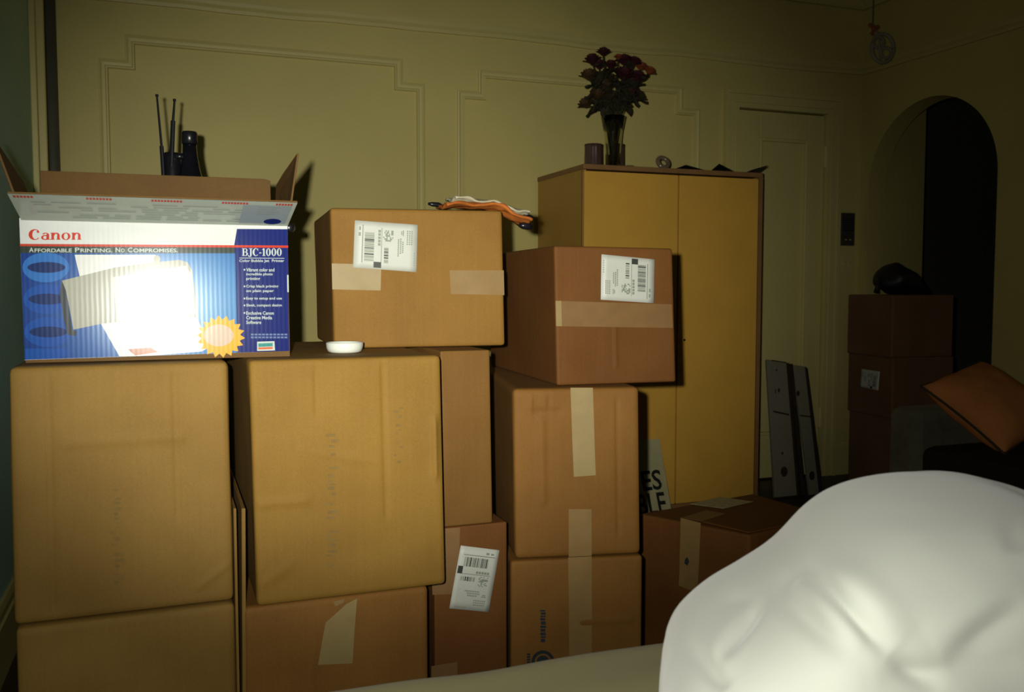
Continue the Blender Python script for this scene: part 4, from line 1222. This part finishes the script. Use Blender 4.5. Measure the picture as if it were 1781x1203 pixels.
# orange cushion resting on the arm
M_pil = mat('orange_cushion_fabric', (.68, .25, .07), .85, .2, .12, 10, .15, 90)
pc = at_d(1712, 700, 3.35)
ex = (at_d(1768, 775, 3.22) - at_d(1590, 655, 3.45)).normalized()
def pillow(name, center, U, V, su, sv, th, m, lab, cat, grp=None):
    U = U.normalized(); V = (V - U * V.dot(U)).normalized(); Nn = U.cross(V)
    t = thing(name, center, lab, cat, grp)
    b = MB()
    def f(sgn_):
        def g(u, v):
            x, y = u * 2 - 1, v * 2 - 1
            e = ((1 - abs(x) ** 2.4) * (1 - abs(y) ** 2.4)) ** .5 if abs(x) < 1 and abs(y) < 1 else 0
            pin = 1 - .07 * (1 - abs(y) ** 2) * abs(x) ** 3
            pin2 = 1 - .07 * (1 - abs(x) ** 2) * abs(y) ** 3
            w_ = .006 * noise.noise(Vector((x * 3, y * 3, sgn_)))
            return center + U * (x * su * pin) + V * (y * sv * pin2) + Nn * (sgn_ * (th * e + w_ * e))
        return g
    b.grid(f(1), 24, 24); b.grid(f(-1), 24, 24)
    b.build('cover', m, t, smooth=True, weld=True)
    rim = []
    for k in range(97):
        u = k / 96 * 4
        x, y = ((u * 2 - 1, -1) if u < 1 else (1, (u - 1) * 2 - 1) if u < 2 else (1 - (u - 2) * 2, 1) if u < 3 else (-1, 1 - (u - 3) * 2))
        pin = 1 - .07 * (1 - abs(y) ** 2) * abs(x) ** 3; pin2 = 1 - .07 * (1 - abs(x) ** 2) * abs(y) ** 3
        rim.append(center + U * (x * su * pin) + V * (y * sv * pin2))
    MB().tube(rim, .005, 6).build('piping', M_bedge if m is M_pil else m, t, smooth=True)
    return t
cl_, cb_, ct_ = at_d(1590, 656, 3.42), at_d(1728, 768, 3.20), at_d(1722, 646, 3.50)
pillow('throw_cushion', (cb_ + ct_) / 2, cb_ - cl_, ct_ - cl_, .185, .175, .085, M_pil, 'orange throw cushion with dark piping on the dark sofa', 'cushion')

# ornament hanging from the ceiling near the corner
oc = at_d(1535, 80, 4.75)
t = thing('hanging_ornament', (oc.x, oc.y, oc.z), 'small orange and white ornament hanging on a string near the corner', 'ornament')
M_orn = mat('ornament_pale', (.36, .31, .25), .5, .4, .1); M_orr = mat('ornament_orange', (.45, .10, .03), .5, .4, .1)
st0 = at_d(1518, 42, 4.75)
MB().tube([st0, Vector((st0.x, st0.y, CZ - .001))], .0022, 6).build('string', M_bedge, t)
b = MB()
for (px, py, r_) in ((1514, 44, .012), (1520, 50, .014), (1526, 47, .012), (1517, 58, .011)):
    p = at_d(px, py, 4.75); b.lathe([(0, -r_), (r_ * .7, -r_ * .7), (r_, 0), (r_ * .7, r_ * .7), (0, r_)], p, 12)
b.build('beads', M_orr, t, smooth=True)
def loop(px, py, rx, ry, rad, name, m):
    c = at_d(px, py, 4.75); s = 4.75 / FPX; pts = []
    for k in range(29):
        a = 2 * math.pi * k / 28; pts.append(c + RGT * (rx * s * math.cos(a)) + UPV * (ry * s * math.sin(a)))
    MB().tube(pts, rad, 8).build(name, m, t, smooth=True)
loop(1535, 84, 19, 25, .010, 'outer_loop', M_orn); loop(1528, 74, 9, 10, .008, 'inner_loop', M_orn); loop(1541, 92, 9, 9, .008, 'inner_loop', M_orn)
MB().tube([st0, at_d(1528, 62, 4.75), at_d(1532, 110, 4.75)], .006, 8).build('stem', M_orn, t, smooth=True)

# ================================================================== BED AND DUVET
BEDZ = .52
BX0, BX1, BY0, BY1 = -.42, 1.62, -.35, 1.265
M_sheet = mat('cream_bed_sheet', (.50, .455, .215), .85, .2, .04, 6, .12, 300, sheen=.1)
t = thing('bed', ((BX0 + BX1) / 2, (BY0 + BY1) / 2, 0), 'bed with a rumpled cream sheet in the foreground', 'bed')
MB().mm((BX0 + .02, BY0 + .02, .14), (BX1 - .02, BY1 - .03, .28)).build('bed_base', M_bedge, t, bevel=.01)
def bedf(x, y):
    ex_ = min(x - BX0, BX1 - x, y - BY0, BY1 - y)
    z = BEDZ - .02 * max(0, 1 - ex_ / .05) ** 2
    w_ = noise.noise(Vector((x * 2.2 + y * 3.2, y * 9 - x * 2.5, 2))) * .007 + noise.noise(Vector((x * 6, y * 14, 7))) * .003
    w_ += .006 * noise.noise(Vector((x * 5 - y * 6, x * 1.4, 9)))
    return Vector((x, y, z + w_))
b = MB(); b.grid(lambda u, v: bedf(BX0 + (BX1 - BX0) * u, BY0 + (BY1 - BY0) * v), 110, 90)
n = 111
per = [i for i in range(n)] + [j * n + n - 1 for j in range(1, 91)] + [90 * n + i for i in range(n - 2, -1, -1)] + [j * n for j in range(89, 0, -1)]
low = [Vector((b.v[i].x, b.v[i].y, .27)) for i in per]
k0 = len(b.v); b.v += low
for i in range(len(per)):
    j = (i + 1) % len(per); b.f.append((per[i], per[j], k0 + j, k0 + i))
b.f.append(tuple(k0 + i for i in range(len(per))))
b.build('mattress_sheet', M_sheet, t, smooth=True)
for (x, y) in ((BX0 + .1, BY0 + .1), (BX1 - .1, BY0 + .1), (BX0 + .1, BY1 - .1), (BX1 - .1, BY1 - .1)):
    MB().mm((x - .03, y - .03, 0), (x + .03, y + .03, .14)).build('leg', M_bedge, t)

# duvet mound: ridge outline read at one distance, rounded over to front and back, with pressed-in folds
RYD = .82
sil = [(1150, 1260), (1153, 1203), (1160, 1150), (1184, 1097), (1230, 1050), (1296, 1008), (1360, 962), (1420, 897), (1478, 861), (1550, 843),
       (1640, 839), (1720, 849), (1781, 868), (1860, 905), (1950, 965), (2030, 1060), (2080, 1180)]
SP = [at_Y(x, y, RYD) for x, y in sil]
SP = [Vector((SP[0].x - .004, RYD, BEDZ + .0))] + SP + [Vector((SP[-1].x + .02, RYD, BEDZ))]
def sil_at(s):
    k = s * (len(SP) - 1); i = min(int(k), len(SP) - 2); f = k - i
    def cr(a, b_, c, d_): return .5 * (2 * b_ + (c - a) * f + (2 * a - 5 * b_ + 4 * c - d_) * f * f + (3 * b_ - a - 3 * c + d_) * f ** 3)
    g = lambda j: SP[max(0, min(len(SP) - 1, j))]
    return Vector((cr(g(i - 1).x, g(i).x, g(i + 1).x, g(i + 2).x), RYD, cr(g(i - 1).z, g(i).z, g(i + 1).z, g(i + 2).z)))
folds = [((1395, 975), (1545, 1135), .016, 13), ((1545, 1135), (1640, 1200), .010, 16), ((1345, 1015), (1480, 1140), .011, 17), ((1330, 1035), (1250, 1150), .010, 10), ((1640, 1148), (1790, 1050), .012, 22),
         ((1195, 1110), (1265, 1195), .012, 12), ((1760, 880), (1781, 960), .010, 18), ((1245, 1055), (1310, 1035), .006, 8), ((1520, 1180), (1781, 1150), .008, 20), ((1400, 985), (1340, 1020), .006, 12)]
ridges = [((1370, 985), (1500, 1125), .010, 20), ((1420, 960), (1580, 1110), .009, 22), ((1290, 1060), (1225, 1170), .008, 18), ((1610, 1120), (1790, 1010), .010, 30)]
def segd(p, a, c):
    ax_, ay = c[0] - a[0], c[1] - a[1]; L2 = ax_ * ax_ + ay * ay
    k = max(0, min(1, ((p[0] - a[0]) * ax_ + (p[1] - a[1]) * ay) / L2))
    return math.hypot(p[0] - a[0] - k * ax_, p[1] - a[1] - k * ay), k
def duvet(u, v):
    base_ = sil_at(u)
    Hh = max(.0, base_.z - BEDZ)
    edge = min(1, Hh / .12)
    ph = math.pi * v
    if v <= .62:      # front slope towards the camera
        k = v / .62; yy = RYD - .24 * max(0, math.cos(k * math.pi / 2)) ** .5 * (.25 + .75 * edge); zz = Hh * math.sin(k * math.pi / 2) ** .46
    else:
        k = (v - .62) / .38; yy = RYD + .24 * math.sin(k * math.pi / 2) * (.25 + .75 * edge); zz = Hh * math.cos(k * math.pi / 2) ** .9 if k < 1 else 0
    P = Vector((base_.x - .60 * (RYD - yy), yy, BEDZ + .006 + zz))
    return P
NU, NV = 230, 150
G = [[duvet(i / NU, j / NV) for i in range(NU + 1)] for j in range(NV + 1)]
vs = []
for j in range(NV + 1):
    for i in range(NU + 1):
        P = G[j][i]
        du = G[j][min(NU, i + 1)] - G[j][max(0, i - 1)]; dv = G[min(NV, j + 1)][i] - G[max(0, j - 1)][i]
        nn = du.cross(dv)
        nn = nn.normalized() if nn.length > 1e-12 else Vector((0, 0, 1))
        if nn.dot(EYE - P) < 0 and j < NV * .6: nn.negate()
        hz = min(1, (P.z - BEDZ) / .08)
        d = .006 * noise.noise(P * 5) + .003 * noise.noise(P * 12)
        wv_ = max(0, min(1, (.66 - j / NV) / .10))
        if wv_ > 0 and (P - EYE).dot(FWD) > .2:
            pp_ = to_px(P)
            for a, c, amp, w_ in folds:
                dd, k = segd(pp_, a, c); d -= wv_ * amp * .85 * math.exp(-(dd / (w_ * 1.3)) ** 2) * (.1 + .9 * math.sin(math.pi * min(1, max(0, k))))
            for a, c, amp, w_ in ridges:
                dd, k = segd(pp_, a, c); d += wv_ * amp * .6 * math.exp(-(dd / (w_ * 1.6)) ** 2) * math.sin(math.pi * min(1, max(0, k)))
        vs.append(P + nn * d * max(0, hz))
b = MB(); b.add(vs, [(j * (NU + 1) + i, j * (NU + 1) + i + 1, (j + 1) * (NU + 1) + i + 1, (j + 1) * (NU + 1) + i) for j in range(NV) for i in range(NU)])
M_duv = mat('white_duvet_cotton', (.92, .95, .83), .9, .15, .015, 5, .04, 400, sheen=.35)
tag(b.build('duvet', M_duv, None, smooth=True, solid=.004), 'white duvet bunched into a tall mound on the bed', 'duvet')
